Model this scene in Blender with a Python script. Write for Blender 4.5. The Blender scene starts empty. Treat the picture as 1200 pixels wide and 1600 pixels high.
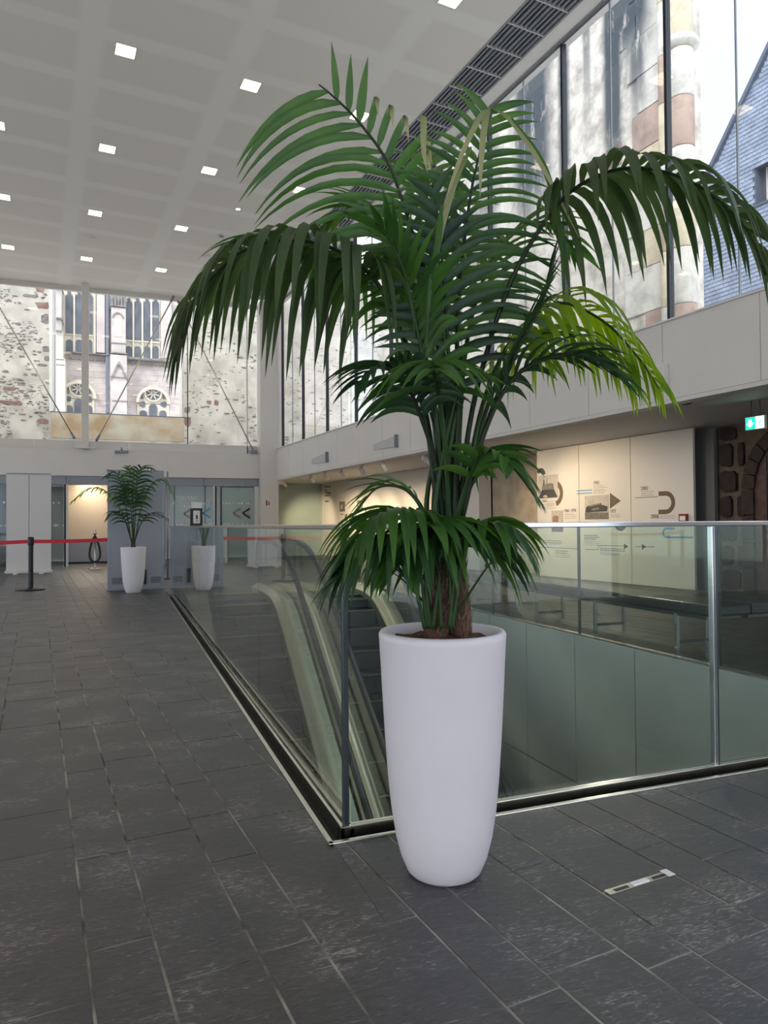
import bpy, bmesh, math, random
import numpy as np
from mathutils import Vector, noise
random.seed(7)
S = bpy.context.scene
COL = S.collection
PI = math.pi

# ------------------------------------------------------------------ camera
F = 1095.0; H = 1.2
YAW = math.radians(20.5); PIT = math.atan(20/1095.); ROLL = 0.0075
_d0 = Vector((math.sin(YAW), math.cos(YAW), 0)); _r0 = Vector((math.cos(YAW), -math.sin(YAW), 0)); _z = Vector((0, 0, 1))
CD = _d0*math.cos(PIT) + _z*math.sin(PIT); _u0 = _z*math.cos(PIT) - _d0*math.sin(PIT)
CX = _r0*math.cos(ROLL) - _u0*math.sin(ROLL); CY = _r0*math.sin(ROLL) + _u0*math.cos(ROLL)
CP = Vector((0, 0, H))
cam = bpy.data.cameras.new('camera'); camo = bpy.data.objects.new('camera', cam); COL.objects.link(camo)
cam.sensor_fit = 'VERTICAL'; cam.sensor_height = 24; cam.lens = 24*F/1600; cam.clip_end = 500; cam.clip_start = .05
from mathutils import Matrix
camo.matrix_world = Matrix(((CX.x, CY.x, -CD.x, CP.x), (CX.y, CY.y, -CD.y, CP.y), (CX.z, CY.z, -CD.z, CP.z), (0, 0, 0, 1)))
S.camera = camo

# ------------------------------------------------------------------ world, sun, exposure
w = bpy.data.worlds.new('overcast_sky'); S.world = w; w.use_nodes = True
nt = w.node_tree; nt.nodes.clear()
def N(tree, typ, **kw):
    n = tree.nodes.new(typ)
    for k, v in kw.items():
        if hasattr(n, k): setattr(n, k, v)
        else: n.inputs[k].default_value = v
    return n
out = N(nt, 'ShaderNodeOutputWorld'); bg = N(nt, 'ShaderNodeBackground')
tc = N(nt, 'ShaderNodeTexCoord')
ns = N(nt, 'ShaderNodeTexNoise'); ns.inputs['Scale'].default_value = 2.2; ns.inputs['Detail'].default_value = 5
cr = N(nt, 'ShaderNodeValToRGB')
cr.color_ramp.elements[0].position = .38; cr.color_ramp.elements[0].color = (.50, .62, .88, 1)
cr.color_ramp.elements[1].position = .58; cr.color_ramp.elements[1].color = (.93, .96, 1.0, 1)
nt.links.new(tc.outputs['Generated'], ns.inputs['Vector']); nt.links.new(ns.outputs['Fac'], cr.inputs['Fac'])
nt.links.new(cr.outputs['Color'], bg.inputs['Color']); nt.links.new(bg.outputs[0], out.inputs[0])
bg.inputs['Strength'].default_value = 1.15
sun = bpy.data.lights.new('sun', 'SUN'); sun.energy = 1.0; sun.angle = math.radians(25); sun.color = (1, .95, .88)
suno = bpy.data.objects.new('sun', sun); COL.objects.link(suno)
suno.rotation_euler = Vector((0.55, .75, -.75)).to_track_quat('-Z', 'Y').to_euler()
S.view_settings.view_transform = 'Standard'; S.view_settings.look = 'None'
S.view_settings.gamma = 1; S.view_settings.use_curve_mapping = False
S.view_settings.exposure = 0.98
S.cycles.max_bounces = 10; S.cycles.transparent_max_bounces = 24; S.cycles.diffuse_bounces = 5
S.cycles.glossy_bounces = 4; S.cycles.sample_clamp_indirect = 4
S.cycles.use_denoising = True

# ------------------------------------------------------------------ frames
G = math.radians(5.9)
WU = Vector((math.cos(G), math.sin(G), 0)); WV = Vector((-math.sin(G), math.cos(G), 0))
def ray(x, y): return CD + CX*((x-600)/F) + CY*((800-y)/F)
def at_z(x, y, z=0.): r = ray(x, y); return CP + r*((z-H)/r.z)
def at_y(x, y, Y): r = ray(x, y); return CP + r*((Y)/r.y)
def at_u(x, y, U):
    r = ray(x, y); p = CP + r*(U/(r.dot(WU)) ); return (p.dot(WV), p.z)
def at_d(x, y, d): return CP + ray(x, y)*d
def W(u, v, z=0): return WU*u + WV*v + Vector((0, 0, z))

# ------------------------------------------------------------------ materials
M = {}
def mat(name, color=(.8, .8, .8), rough=.5, metal=0, spec=.5, noise_amt=0, nscale=20, bump=0, bscale=60, color2=None, emit=None, estr=0, coat=0):
    m = bpy.data.materials.new(name); m.use_nodes = True; t = m.node_tree
    b = t.nodes['Principled BSDF']
    b.inputs['Base Color'].default_value = (*color, 1); b.inputs['Roughness'].default_value = rough
    b.inputs['Metallic'].default_value = metal; b.inputs['Specular IOR Level'].default_value = spec
    b.inputs['Coat Weight'].default_value = coat
    g = N(t, 'ShaderNodeNewGeometry')
    if noise_amt or color2:
        n = N(t, 'ShaderNodeTexNoise'); n.inputs['Scale'].default_value = nscale; n.inputs['Detail'].default_value = 6
        t.links.new(g.outputs['Position'], n.inputs['Vector'])
        r = N(t, 'ShaderNodeValToRGB')
        c2 = color2 or tuple(c*(1-noise_amt) for c in color)
        r.color_ramp.elements[0].position = .35; r.color_ramp.elements[0].color = (*c2, 1)
        r.color_ramp.elements[1].position = .65; r.color_ramp.elements[1].color = (*color, 1)
        t.links.new(n.outputs['Fac'], r.inputs['Fac']); t.links.new(r.outputs['Color'], b.inputs['Base Color'])
    if bump:
        n2 = N(t, 'ShaderNodeTexNoise'); n2.inputs['Scale'].default_value = bscale; n2.inputs['Detail'].default_value = 5
        t.links.new(g.outputs['Position'], n2.inputs['Vector'])
        bp = N(t, 'ShaderNodeBump'); bp.inputs['Strength'].default_value = bump; bp.inputs['Distance'].default_value = .01
        t.links.new(n2.outputs['Fac'], bp.inputs['Height']); t.links.new(bp.outputs[0], b.inputs['Normal'])
    if emit:
        b.inputs['Emission Color'].default_value = (*emit, 1); b.inputs['Emission Strength'].default_value = estr
    M[name] = m; return m

mat('white_wall', (.78, .73, .68), .6, noise_amt=.03, nscale=1.5)
mat('white_frame', (.78, .75, .71), .45)
mat('pale_panel', (.72, .68, .64), .45, noise_amt=.03, nscale=.8)
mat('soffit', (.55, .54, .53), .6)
mat('display_white', (.72, .68, .63), .5, noise_amt=.04, nscale=1.2)
mat('old_plaster', (.52, .44, .33), .8, color2=(.40, .32, .23), nscale=3, bump=.5, bscale=8)
mat('grey_metal', (.26, .27, .30), .35, metal=.3)
mat('grey_paint', (.30, .31, .345), .45)
mat('black', (.012, .012, .014), .4)
mat('black_leather', (.018, .022, .026), .28, spec=.6, bump=.15, bscale=90)
mat('black_rubber', (.03, .032, .036), .32, spec=.6)
mat('steel', (.62, .62, .62), .22, metal=1, noise_amt=.05, nscale=4)
mat('brushed', (.64, .60, .52), .24, metal=1)
mat('chrome', (.75, .76, .78), .12, metal=1)
mat('dark_metal', (.10, .12, .13), .3, metal=.8)
mat('mullion', (.015, .02, .035), .4)
mat('step_metal', (.10, .105, .12), .42, metal=.6)
mat('yellow_paint', (.75, .55, .12), .5)
mat('planter_white', (.80, .73, .76), .42, noise_amt=.04, nscale=5)
mat('soil', (.22, .085, .04), .95, color2=(.07, .03, .018), nscale=45, bump=1, bscale=70)
mat('red_belt', (.72, .02, .05), .55)
mat('banner', (.72, .68, .66), .6)
mat('pier_grey', (.20, .19, .185), .5)
mat('shade_grey', (.56, .55, .54), .6)
mat('deck_metal', (.80, .74, .58), .34, metal=.9)  # escalator steel; gold lamp reflections are put into its warm base colour
mat('void_panel', (.62, .65, .65), .24, metal=.45, noise_amt=.06, nscale=2)
mat('grout', (.44, .39, .33), .9, noise_amt=.85, nscale=5)
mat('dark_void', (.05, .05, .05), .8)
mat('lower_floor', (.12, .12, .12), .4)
mat('ink', (.035, .03, .028), .6)
mat('ink_brown', (.13, .085, .05), .6)
mat('ink_grey', (.30, .28, .26), .6)
mat('ink_blue', (.10, .33, .58), .6)
mat('ink_white', (.8, .8, .78), .6)
mat('photo_pale', (.55, .50, .45), .5, noise_amt=.2, nscale=9)
mat('photo_mid', (.22, .20, .18), .5, noise_amt=.5, nscale=25)
mat('photo_dark', (.035, .032, .03), .5, noise_amt=.5, nscale=20)
mat('copper_tone', (.35, .19, .12), .5, noise_amt=.4, nscale=8)
mat('call_red', (.25, .01, .02), .4)
mat('sign_green', (.0, .42, .20), .5, emit=(.0, .62, .30), estr=1.1)
mat('sign_white', (.9, .95, .9), .5, emit=(.8, 1, .9), estr=1.6)
mat('lamp_glow', (.9, .88, .8), .5, emit=(1, .84, .52), estr=2.6)
mat('lamp_glow_soft', (.9, .88, .8), .5, emit=(.95, .97, .88), estr=.78)
mat('spot_glow', (.9, .88, .8), .5, emit=(1, .85, .6), estr=5)
mat('pin_glow', (.9, .88, .8), .5, emit=(1, 1, .7), estr=4)
mat('door_wood', (.10, .035, .02), .5, color2=(.05, .018, .012), nscale=14)
mat('dark_stone', (.055, .030, .024), .8, color2=(.028, .017, .015), nscale=8, bump=.6, bscale=14)
mat('dark_mortar', (.19, .135, .095), .9, noise_amt=.3, nscale=10)
mat('ext_plaster', (.70, .64, .56), .9, color2=(.47, .43, .37), nscale=1.6, bump=.8, bscale=5)
mat('ext_stone', (.17, .145, .14), .9, color2=(.30, .26, .24), nscale=9, bump=.6, bscale=12)
mat('ext_stone_brown', (.24, .12, .09), .9, color2=(.33, .21, .18), nscale=5, bump=.6, bscale=12)
mat('sill_stone', (.62, .56, .44), .9, color2=(.45, .30, .17), nscale=1.3, bump=.6, bscale=6)
mat('cath_stone', (.68, .59, .55), .85, color2=(.52, .45, .43), nscale=1.1, bump=.4, bscale=2)
mat('tube_glow', (.9, .9, .9), .5, emit=(1, .98, .9), estr=1.6)
mat('cath_trim', (.74, .67, .55), .85, noise_amt=.1, nscale=2)
mat('pale_ground', (.78, .76, .72), .9)
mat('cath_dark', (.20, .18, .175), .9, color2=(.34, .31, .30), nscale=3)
mat('cath_glass', (.085, .09, .115), .45, color2=(.15, .155, .18), nscale=1.3)
mat('lead_pipe', (.20, .22, .27), .5)
mat('slate_roof', (.24, .28, .38), .5, color2=(.34, .39, .50), nscale=2.5)
mat('slate_back', (.12, .14, .19), .8)
mat('red_wood', (.28, .07, .06), .6)
mat('trunk', (.16, .075, .05), .95, color2=(.06, .03, .022), nscale=30, bump=1, bscale=60)
mat('lightgrey_floor', (.4, .4, .42), .4)
mat('warm_wall', (.62, .50, .38), .7)
mat('ceiling_far', (.35, .34, .33), .7)
mat('cloth_pale', (.6, .6, .62), .6)
mat('taupe', (.33, .25, .18), .6)
mat('fibre', (.20, .12, .08), .9)

# ceiling: paint with lighter taped joints on a grid
def ceiling_mat():
    m = mat('ceiling_paint', (.5, .5, .5), .8); t = m.node_tree; b = t.nodes['Principled BSDF']
    g = N(t, 'ShaderNodeNewGeometry'); mp = N(t, 'ShaderNodeMapping'); mp.inputs['Rotation'].default_value = (0, 0, -G)
    t.links.new(g.outputs['Position'], mp.inputs['Vector'])
    n0 = N(t, 'ShaderNodeTexNoise'); n0.inputs['Scale'].default_value = 1.5; n0.inputs['Detail'].default_value = 3
    t.links.new(mp.outputs[0], n0.inputs['Vector'])
    ad = N(t, 'ShaderNodeMix', data_type='VECTOR'); ad.inputs['Factor'].default_value = .08
    t.links.new(mp.outputs[0], ad.inputs[4]); t.links.new(n0.outputs['Color'], ad.inputs[5])
    sp = N(t, 'ShaderNodeSeparateXYZ'); t.links.new(ad.outputs[1], sp.inputs[0])
    def band(sock, period, off, width):
        a = N(t, 'ShaderNodeMath', operation='ADD'); a.inputs[1].default_value = off; t.links.new(sock, a.inputs[0])
        p = N(t, 'ShaderNodeMath', operation='PINGPONG'); p.inputs[1].default_value = period/2; t.links.new(a.outputs[0], p.inputs[0])
        r = N(t, 'ShaderNodeMapRange'); r.inputs['From Min'].default_value = width*.6; r.inputs['From Max'].default_value = width*1.4
        r.inputs['To Min'].default_value = 1; r.inputs['To Max'].default_value = 0; r.interpolation_type = 'SMOOTHSTEP'
        t.links.new(p.outputs[0], r.inputs['Value']); return r.outputs[0]
    b1 = band(sp.outputs[0], 1.98, -.72, .17); b2 = band(sp.outputs[1], 1.18, .3, .13)
    mx = N(t, 'ShaderNodeMath', operation='MAXIMUM'); t.links.new(b1, mx.inputs[0]); t.links.new(b2, mx.inputs[1])
    c = N(t, 'ShaderNodeMix', data_type='RGBA'); t.links.new(mx.outputs[0], c.inputs['Factor'])
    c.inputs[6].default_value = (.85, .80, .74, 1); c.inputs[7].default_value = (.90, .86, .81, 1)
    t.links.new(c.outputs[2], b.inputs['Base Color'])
ceiling_mat()

def slate_mat():
    m = mat('slate_tile', (.06, .06, .065), .4); t = m.node_tree; b = t.nodes['Principled BSDF']
    g = N(t, 'ShaderNodeNewGeometry')
    off = N(t, 'ShaderNodeVectorMath', operation='SCALE'); off.inputs[0].default_value = (7.3, 3.1, 1.7)
    t.links.new(g.outputs['Random Per Island'], off.inputs['Scale'])
    ad = N(t, 'ShaderNodeVectorMath', operation='ADD'); t.links.new(g.outputs['Position'], ad.inputs[0]); t.links.new(off.outputs[0], ad.inputs[1])
    mp = N(t, 'ShaderNodeMapping'); mp.inputs['Rotation'].default_value = (0, 0, .7); mp.inputs['Scale'].default_value = (1, 4.2, 1)
    t.links.new(ad.outputs[0], mp.inputs['Vector'])
    n1 = N(t, 'ShaderNodeTexNoise'); n1.inputs['Scale'].default_value = 16; n1.inputs['Detail'].default_value = 9; n1.inputs['Distortion'].default_value = 2.2; n1.inputs['Roughness'].default_value = .62
    t.links.new(mp.outputs[0], n1.inputs['Vector'])
    nm = N(t, 'ShaderNodeTexNoise'); nm.inputs['Scale'].default_value = 3.0; nm.inputs['Detail'].default_value = 3; t.links.new(ad.outputs[0], nm.inputs['Vector'])
    ms = N(t, 'ShaderNodeMapRange'); ms.inputs['From Min'].default_value = .42; ms.inputs['From Max'].default_value = .66; ms.inputs['To Min'].default_value = -.06; ms.inputs['To Max'].default_value = .07; t.links.new(nm.outputs['Fac'], ms.inputs['Value'])
    sm = N(t, 'ShaderNodeMath', operation='ADD'); t.links.new(n1.outputs['Fac'], sm.inputs[0]); t.links.new(ms.outputs[0], sm.inputs[1])
    r = N(t, 'ShaderNodeValToRGB'); e = r.color_ramp.elements
    e[0].position = .3; e[0].color = (.018, .016, .0165, 1); e[1].position = .53; e[1].color = (.046, .041, .041, 1)
    e.new(.59).color = (.075, .070, .068, 1); e.new(.67).color = (.24, .225, .21, 1)
    t.links.new(sm.outputs[0], r.inputs['Fac'])
    hs = N(t, 'ShaderNodeHueSaturation')
    mr = N(t, 'ShaderNodeMapRange'); mr.inputs['To Min'].default_value = .78; mr.inputs['To Max'].default_value = 1.22
    t.links.new(g.outputs['Random Per Island'], mr.inputs['Value']); t.links.new(mr.outputs[0], hs.inputs['Value'])
    t.links.new(r.outputs['Color'], hs.inputs['Color'])
    n2 = N(t, 'ShaderNodeTexNoise'); n2.inputs['Scale'].default_value = 1.3; t.links.new(g.outputs['Position'], n2.inputs['Vector'])
    c = N(t, 'ShaderNodeMix', data_type='RGBA', blend_type='MULTIPLY'); c.inputs['Factor'].default_value = 1
    r2 = N(t, 'ShaderNodeValToRGB'); r2.color_ramp.elements[0].position = .35; r2.color_ramp.elements[0].color = (1.08, .98, .93, 1)
    r2.color_ramp.elements[1].position = .65; r2.color_ramp.elements[1].color = (.95, 1.0, 1.1, 1)
    t.links.new(n2.outputs['Fac'], r2.inputs['Fac']); t.links.new(hs.outputs[0], c.inputs[6]); t.links.new(r2.outputs[0], c.inputs[7])
    t.links.new(c.outputs[2], b.inputs['Base Color'])
    rr = N(t, 'ShaderNodeMapRange'); rr.inputs['To Min'].default_value = .34; rr.inputs['To Max'].default_value = .50
    t.links.new(n1.outputs['Fac'], rr.inputs['Value']); t.links.new(rr.outputs[0], b.inputs['Roughness'])
    bp = N(t, 'ShaderNodeBump'); b.inputs['Specular IOR Level'].default_value = 1.0; bp.inputs['Strength'].default_value = .6; bp.inputs['Distance'].default_value = .004
    t.links.new(n1.outputs['Fac'], bp.inputs['Height']); t.links.new(bp.outputs[0], b.inputs['Normal'])
slate_mat()

def glass_mat(name, tint, gl=1.0):
    m = bpy.data.materials.new(name); m.use_nodes = True; t = m.node_tree; t.nodes.clear()
    o = N(t, 'ShaderNodeOutputMaterial'); tr = N(t, 'ShaderNodeBsdfTransparent'); tr.inputs[0].default_value = (*tint, 1)
    gs = N(t, 'ShaderNodeBsdfGlossy'); gs.inputs['Roughness'].default_value = .0; gs.inputs[0].default_value = (gl, gl, gl, 1)
    lw = N(t, 'ShaderNodeLayerWeight'); lw.inputs['Blend'].default_value = .5
    pw = N(t, 'ShaderNodeMath', operation='POWER'); pw.inputs[1].default_value = 5; t.links.new(lw.outputs['Facing'], pw.inputs[0])
    f = N(t, 'ShaderNodeMapRange'); f.inputs['To Min'].default_value = .04; f.inputs['To Max'].default_value = 1
    t.links.new(pw.outputs[0], f.inputs['Value'])
    mx = N(t, 'ShaderNodeMixShader')
    t.links.new(f.outputs[0], mx.inputs[0]); t.links.new(tr.outputs[0], mx.inputs[1]); t.links.new(gs.outputs[0], mx.inputs[2])
    t.links.new(mx.outputs[0], o.inputs[0]); M[name] = m
glass_mat('glass_clear', (.96, .98, .975))
glass_mat('glass_rail', (.90, .945, .92))
glass_mat('glass_green', (.55, .66, .60))
glass_mat('glass_door', (.62, .68, .68))

def frost_mat():
    m = mat('frosted_green', (.36, .45, .40), .25, noise_amt=.1, nscale=1.3)
frost_mat()

def leaf_mat(name, c1, c2, tip=None, rough=.38):
    m = bpy.data.materials.new(name); m.use_nodes = True; t = m.node_tree; t.nodes.clear()
    o = N(t, 'ShaderNodeOutputMaterial'); b = N(t, 'ShaderNodeBsdfPrincipled'); b.inputs['Roughness'].default_value = rough
    g = N(t, 'ShaderNodeNewGeometry'); n = N(t, 'ShaderNodeTexNoise'); n.inputs['Scale'].default_value = 6
    t.links.new(g.outputs['Position'], n.inputs['Vector'])
    a = N(t, 'ShaderNodeMath', operation='ADD'); t.links.new(n.outputs['Fac'], a.inputs[0]); 
    s = N(t, 'ShaderNodeMath', operation='MULTIPLY'); s.inputs[1].default_value = .5; t.links.new(g.outputs['Random Per Island'], s.inputs[0])
    t.links.new(s.outputs[0], a.inputs[1])
    r = N(t, 'ShaderNodeValToRGB'); r.color_ramp.elements[0].position = .4; r.color_ramp.elements[0].color = (*c1, 1)
    r.color_ramp.elements[1].position = 1.0; r.color_ramp.elements[1].color = (*c2, 1)
    t.links.new(a.outputs[0], r.inputs['Fac'])
    col = r.outputs['Color']
    if tip:
        at = N(t, 'ShaderNodeAttribute'); at.attribute_name = 'along'
        mr = N(t, 'ShaderNodeMapRange'); mr.inputs['From Min'].default_value = .45; mr.inputs['From Max'].default_value = .8
        t.links.new(at.outputs['Fac'], mr.inputs['Value'])
        mx = N(t, 'ShaderNodeMix', data_type='RGBA'); t.links.new(mr.outputs[0], mx.inputs['Factor'])
        t.links.new(col, mx.inputs[6]); mx.inputs[7].default_value = (*tip, 1); col = mx.outputs[2]
    t.links.new(col, b.inputs['Base Color'])
    tl = N(t, 'ShaderNodeBsdfTranslucent')
    hs = N(t, 'ShaderNodeHueSaturation'); hs.inputs['Value'].default_value = 2.2; hs.inputs['Saturation'].default_value = 1.1; hs.inputs['Hue'].default_value = .485
    t.links.new(col, hs.inputs['Color']); t.links.new(hs.outputs[0], tl.inputs[0])
    mx2 = N(t, 'ShaderNodeMixShader'); mx2.inputs[0].default_value = .35
    t.links.new(b.outputs[0], mx2.inputs[1]); t.links.new(tl.outputs[0], mx2.inputs[2]); t.links.new(mx2.outputs[0], o.inputs[0])
    M[name] = m
leaf_mat('leaf_green', (.022, .075, .018), (.07, .17, .03))
leaf_mat('leaf_dark', (.010, .036, .016), (.032, .085, .028))
leaf_mat('leaf_yellow', (.10, .22, .02), (.26, .38, .04))
leaf_mat('leaf_bronze', (.026, .058, .018), (.068, .11, .038))
leaf_mat('leaf_paletip', (.025, .085, .018), (.07, .19, .03), tip=(.42, .40, .22))
leaf_mat('stem_green', (.02, .06, .015), (.05, .11, .025), rough=.45)
leaf_mat('stem_dark', (.02, .03, .015), (.04, .06, .025), rough=.5)

# ------------------------------------------------------------------ mesh builder
class MB:
    def __init__(s): s.v = []; s.f = []; s.sm = []
    def add(s, vs, fs, smooth=False):
        o = len(s.v); s.v += [tuple(p) for p in vs]; s.f += [tuple(i+o for i in f) for f in fs]; s.sm += [smooth]*len(fs); return s
    def box(s, x0, x1, y0, y1, z0, z1):
        x0, x1 = min(x0, x1), max(x0, x1); y0, y1 = min(y0, y1), max(y0, y1); z0, z1 = min(z0, z1), max(z0, z1)
        return s.add([(x0,y0,z0),(x1,y0,z0),(x1,y1,z0),(x0,y1,z0),(x0,y0,z1),(x1,y0,z1),(x1,y1,z1),(x0,y1,z1)],
              [(0,3,2,1),(4,5,6,7),(0,1,5,4),(1,2,6,5),(2,3,7,6),(3,0,4,7)])
    def bbox(s, x0, x1, y0, y1, z0, z1, b=.004):
        # bevelled box: eight corners cut into three vertices each
        bm = bmesh.new(); bmesh.ops.create_cube(bm, size=1)
        for v in bm.verts:
            v.co = Vector(((x0+x1)/2+v.co.x*(x1-x0), (y0+y1)/2+v.co.y*(y1-y0), (z0+z1)/2+v.co.z*(z1-z0)))
        bmesh.ops.bevel(bm, geom=list(bm.edges), offset=b, segments=2, affect='EDGES', profile=.5)
        bm.verts.index_update(); s.add([v.co[:] for v in bm.verts], [[v.index for v in f.verts] for f in bm.faces]); bm.free(); return s
    def prism(s, pts, a, axis='z', d=None, a1=None):
        # polygon pts (2D) extruded along an axis from a to a1
        n = len(pts)
        def P(p, h):
            return {'z': (p[0], p[1], h), 'y': (p[0], h, p[1]), 'x': (h, p[0], p[1])}[axis]
        vs = [P(p, a) for p in pts] + [P(p, a1) for p in pts]
        return s.add(vs, [tuple(range(n-1, -1, -1)), tuple(range(n, 2*n))] + [(i, (i+1) % n, (i+1) % n+n, i+n) for i in range(n)])
    def tube(s, path, r, seg=8, cap=True, smooth=True):
        path = [Vector(p) for p in path]; n = len(path); o = len(s.v); rs = r if isinstance(r, (list, tuple)) else [r]*n
        prev = None; vs = []
        for i, p in enumerate(path):
            t = (path[min(i+1, n-1)] - path[max(i-1, 0)]).normalized()
            if prev is None:
                a = Vector((0, 0, 1)) if abs(t.z) < .9 else Vector((1, 0, 0))
                nx = t.cross(a).normalized()
            else:
                nx = (prev - t*prev.dot(t)).normalized()
            prev = nx; ny = t.cross(nx)
            for k in range(seg):
                a = 2*PI*k/seg; vs.append(p + nx*math.cos(a)*rs[i] + ny*math.sin(a)*rs[i])
        fs = []
        for i in range(n-1):
            for k in range(seg):
                a = i*seg+k; b = i*seg+(k+1) % seg; fs.append((a, b, b+seg, a+seg))
        s.add(vs, fs, smooth)
        if cap:
            s.f.append(tuple(o+k for k in range(seg-1, -1, -1))); s.f.append(tuple(o+(n-1)*seg+k for k in range(seg))); s.sm += [False, False]
        return s
    def lathe(s, prof, seg=48, c=(0, 0, 0), smooth=True):
        vs = []; n = len(prof)
        for r, z in prof:
            for k in range(seg):
                a = 2*PI*k/seg; vs.append((c[0]+r*math.cos(a), c[1]+r*math.sin(a), c[2]+z))
        fs = []
        for i in range(n-1):
            for k in range(seg):
                a = i*seg+k; b = i*seg+(k+1) % seg; fs.append((a, b, b+seg, a+seg))
        return s.add(vs, fs, smooth)
    def sweep(s, path, prof, closed=True, smooth=False):
        # path in the y,z plane; prof = list of (x, offset along the path normal)
        vs = []; n = len(path); m = len(prof)
        for i, (y, z) in enumerate(path):
            a = path[max(i-1, 0)]; b = path[min(i+1, n-1)]
            t = Vector((b[0]-a[0], b[1]-a[1])).normalized(); nm = Vector((-t.y, t.x))
            if nm.y < 0: nm = -nm
            if nm.y < .05 and i > 0: pass
            for x, h in prof: vs.append((x, y+nm.x*h, z+nm.y*h))
        fs = []
        for i in range(n-1):
            for k in range(m if closed else m-1):
                a = i*m+k; b = i*m+(k+1) % m; fs.append((a, b, b+m, a+m))
        if closed: fs += [tuple(range(m-1, -1, -1)), tuple(range((n-1)*m, n*m))]
        return s.add(vs, fs, smooth)
    def build(s, name, m, parent=None, rot=0, loc=(0, 0, 0), recalc=True):
        me = bpy.data.meshes.new(name); me.from_pydata(s.v, [], s.f)
        if recalc:
            bm = bmesh.new(); bm.from_mesh(me); bmesh.ops.recalc_face_normals(bm, faces=bm.faces); bm.to_mesh(me); bm.free()
        if any(s.sm): me.polygons.foreach_set('use_smooth', s.sm)
        me.update()
        me.materials.append(M[m] if isinstance(m, str) else m)
        o = bpy.data.objects.new(name, me); COL.objects.link(o)
        o.location = loc; o.rotation_euler[2] = rot
        if parent: o.parent = parent
        return o
def tag(o, label=None, cat=None, group=None, kind=None):
    if label: o['label'] = label
    if cat: o['category'] = cat
    if group: o['group'] = group
    if kind: o['kind'] = kind
    return o
def thing(name, label, cat, loc=(0, 0, 0), rot=0, group=None, kind=None):
    o = bpy.data.objects.new(name, None); COL.objects.link(o); o.location = loc; o.rotation_euler[2] = rot
    o.empty_display_size = .1
    return tag(o, label, cat, group, kind)
def struct(name, mb, m, rot=0, label=None, parent=None):
    o = mb.build(name, m, parent, rot)
    if not parent: o['kind'] = 'structure'
    if label: o['label'] = label
    return o
def area_lamp(name, loc, size, energy, color=(1, 1, 1), rot=(0, 0, 0), parent=None):
    l = bpy.data.lights.new(name, 'AREA'); l.energy = energy; l.size = size; l.color = color
    o = bpy.data.objects.new(name, l); COL.objects.link(o); o.location = loc; o.rotation_euler = rot
    if parent: o.parent = parent
    return o
def spot_lamp(name, loc, target, energy, color, angle, blend=.6, radius=.03, parent=None):
    l = bpy.data.lights.new(name, 'SPOT'); l.energy = energy; l.color = color; l.spot_size = angle; l.spot_blend = blend; l.shadow_soft_size = radius
    o = bpy.data.objects.new(name, l); COL.objects.link(o); o.location = loc
    o.rotation_euler = (Vector(target)-Vector(loc)).to_track_quat('-Z', 'Y').to_euler()
    if parent: o.parent = parent
    return o

# ------------------------------------------------------------------ floor: grout bed and slate tiles
VX0, VX1, VY0, VY1 = .745, 4.62, 2.57, 12.85           # the opening in the floor
ZC = 8.63
floor = MB()
for x0, x1, y0, y1 in ((-9, VX0, -4, 27.5), (VX0, 13, -4, VY0), (VX0, 13, VY1, 27.5), (VX1, 13, VY0, VY1)):
    floor.box(x0, x1, y0, y1, -.35, -.003)
floor = struct('floor', floor, 'grout')

def clip(poly, a, b, c):                # keep the side where a*x + b*y <= c
    out = []
    for i in range(len(poly)):
        p, q = poly[i], poly[(i+1) % len(poly)]
        dp = a*p[0]+b*p[1]-c; dq = a*q[0]+b*q[1]-c
        if dp <= 0: out.append(p)
        if (dp < 0 and dq > 0) or (dp > 0 and dq < 0):
            t = dp/(dp-dq); out.append((p[0]+(q[0]-p[0])*t, p[1]+(q[1]-p[1])*t))
    return out
def parea(p): return abs(sum(p[i][0]*p[(i+1) % len(p)][1]-p[(i+1) % len(p)][0]*p[i][1] for i in range(len(p))))/2 if len(p) > 2 else 0
def tile_mesh(mb, poly, z, b=.0025):
    n = len(poly); cx = sum(p[0] for p in poly)/n; cy = sum(p[1] for p in poly)/n
    def inset(p):
        dx, dy = p[0]-cx, p[1]-cy; l = math.hypot(dx, dy) or 1; return (p[0]-dx/l*b*1.4, p[1]-dy/l*b*1.4)
    vs = [(p[0], p[1], -.005) for p in poly]+[(p[0], p[1], z-b) for p in poly]+[(*inset(p), z) for p in poly]
    fs = [tuple(range(2*n, 3*n))]
    for k in (0, n):
        fs += [(k+i, k+(i+1) % n, k+n+(i+1) % n, k+n+i) for i in range(n)]
    mb.add(vs, fs)
UB = [-.19, .13, .31, .56, .73, 1.05, 1.22, 1.475, 1.65, 1.955, 2.125, 2.37, 2.54]
wid = [.17, .25, .17, .32]
while UB[-1] < 14: UB.append(UB[-1]+[.31, .175, .25, .175][(len(UB)-1) % 4])
k = 0
while UB[0] > -10: UB.insert(0, UB[0]-[.17, .25, .18, .31][k % 4]); k += 1
KNOWN = {-.19: [1.95, 2.9, 3.3, 4.77, 5.5], .13: [1.5, 2.17, 2.77, 3.18, 3.77, 4.6, 5.65], .31: [1.25, 1.925, 2.86, 3.43, 3.87, 4.6, 5.62],
         .56: [1.3, 1.945, 2.535, 2.95, 3.365, 4.3, 5.34], .73: [1.3, 1.91, 2.84, 3.47, 4.0, 4.95], 1.05: [1.45, 2.6, 3.3], 1.22: [1.505, 2.3],
         1.475: [1.4, 2.0, 2.6], 1.65: [1.375, 1.75, 2.015, 2.5], 1.955: [1.51, 1.915, 2.5], 2.125: [1.25, 1.755, 2.5]}
cells = []
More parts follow.
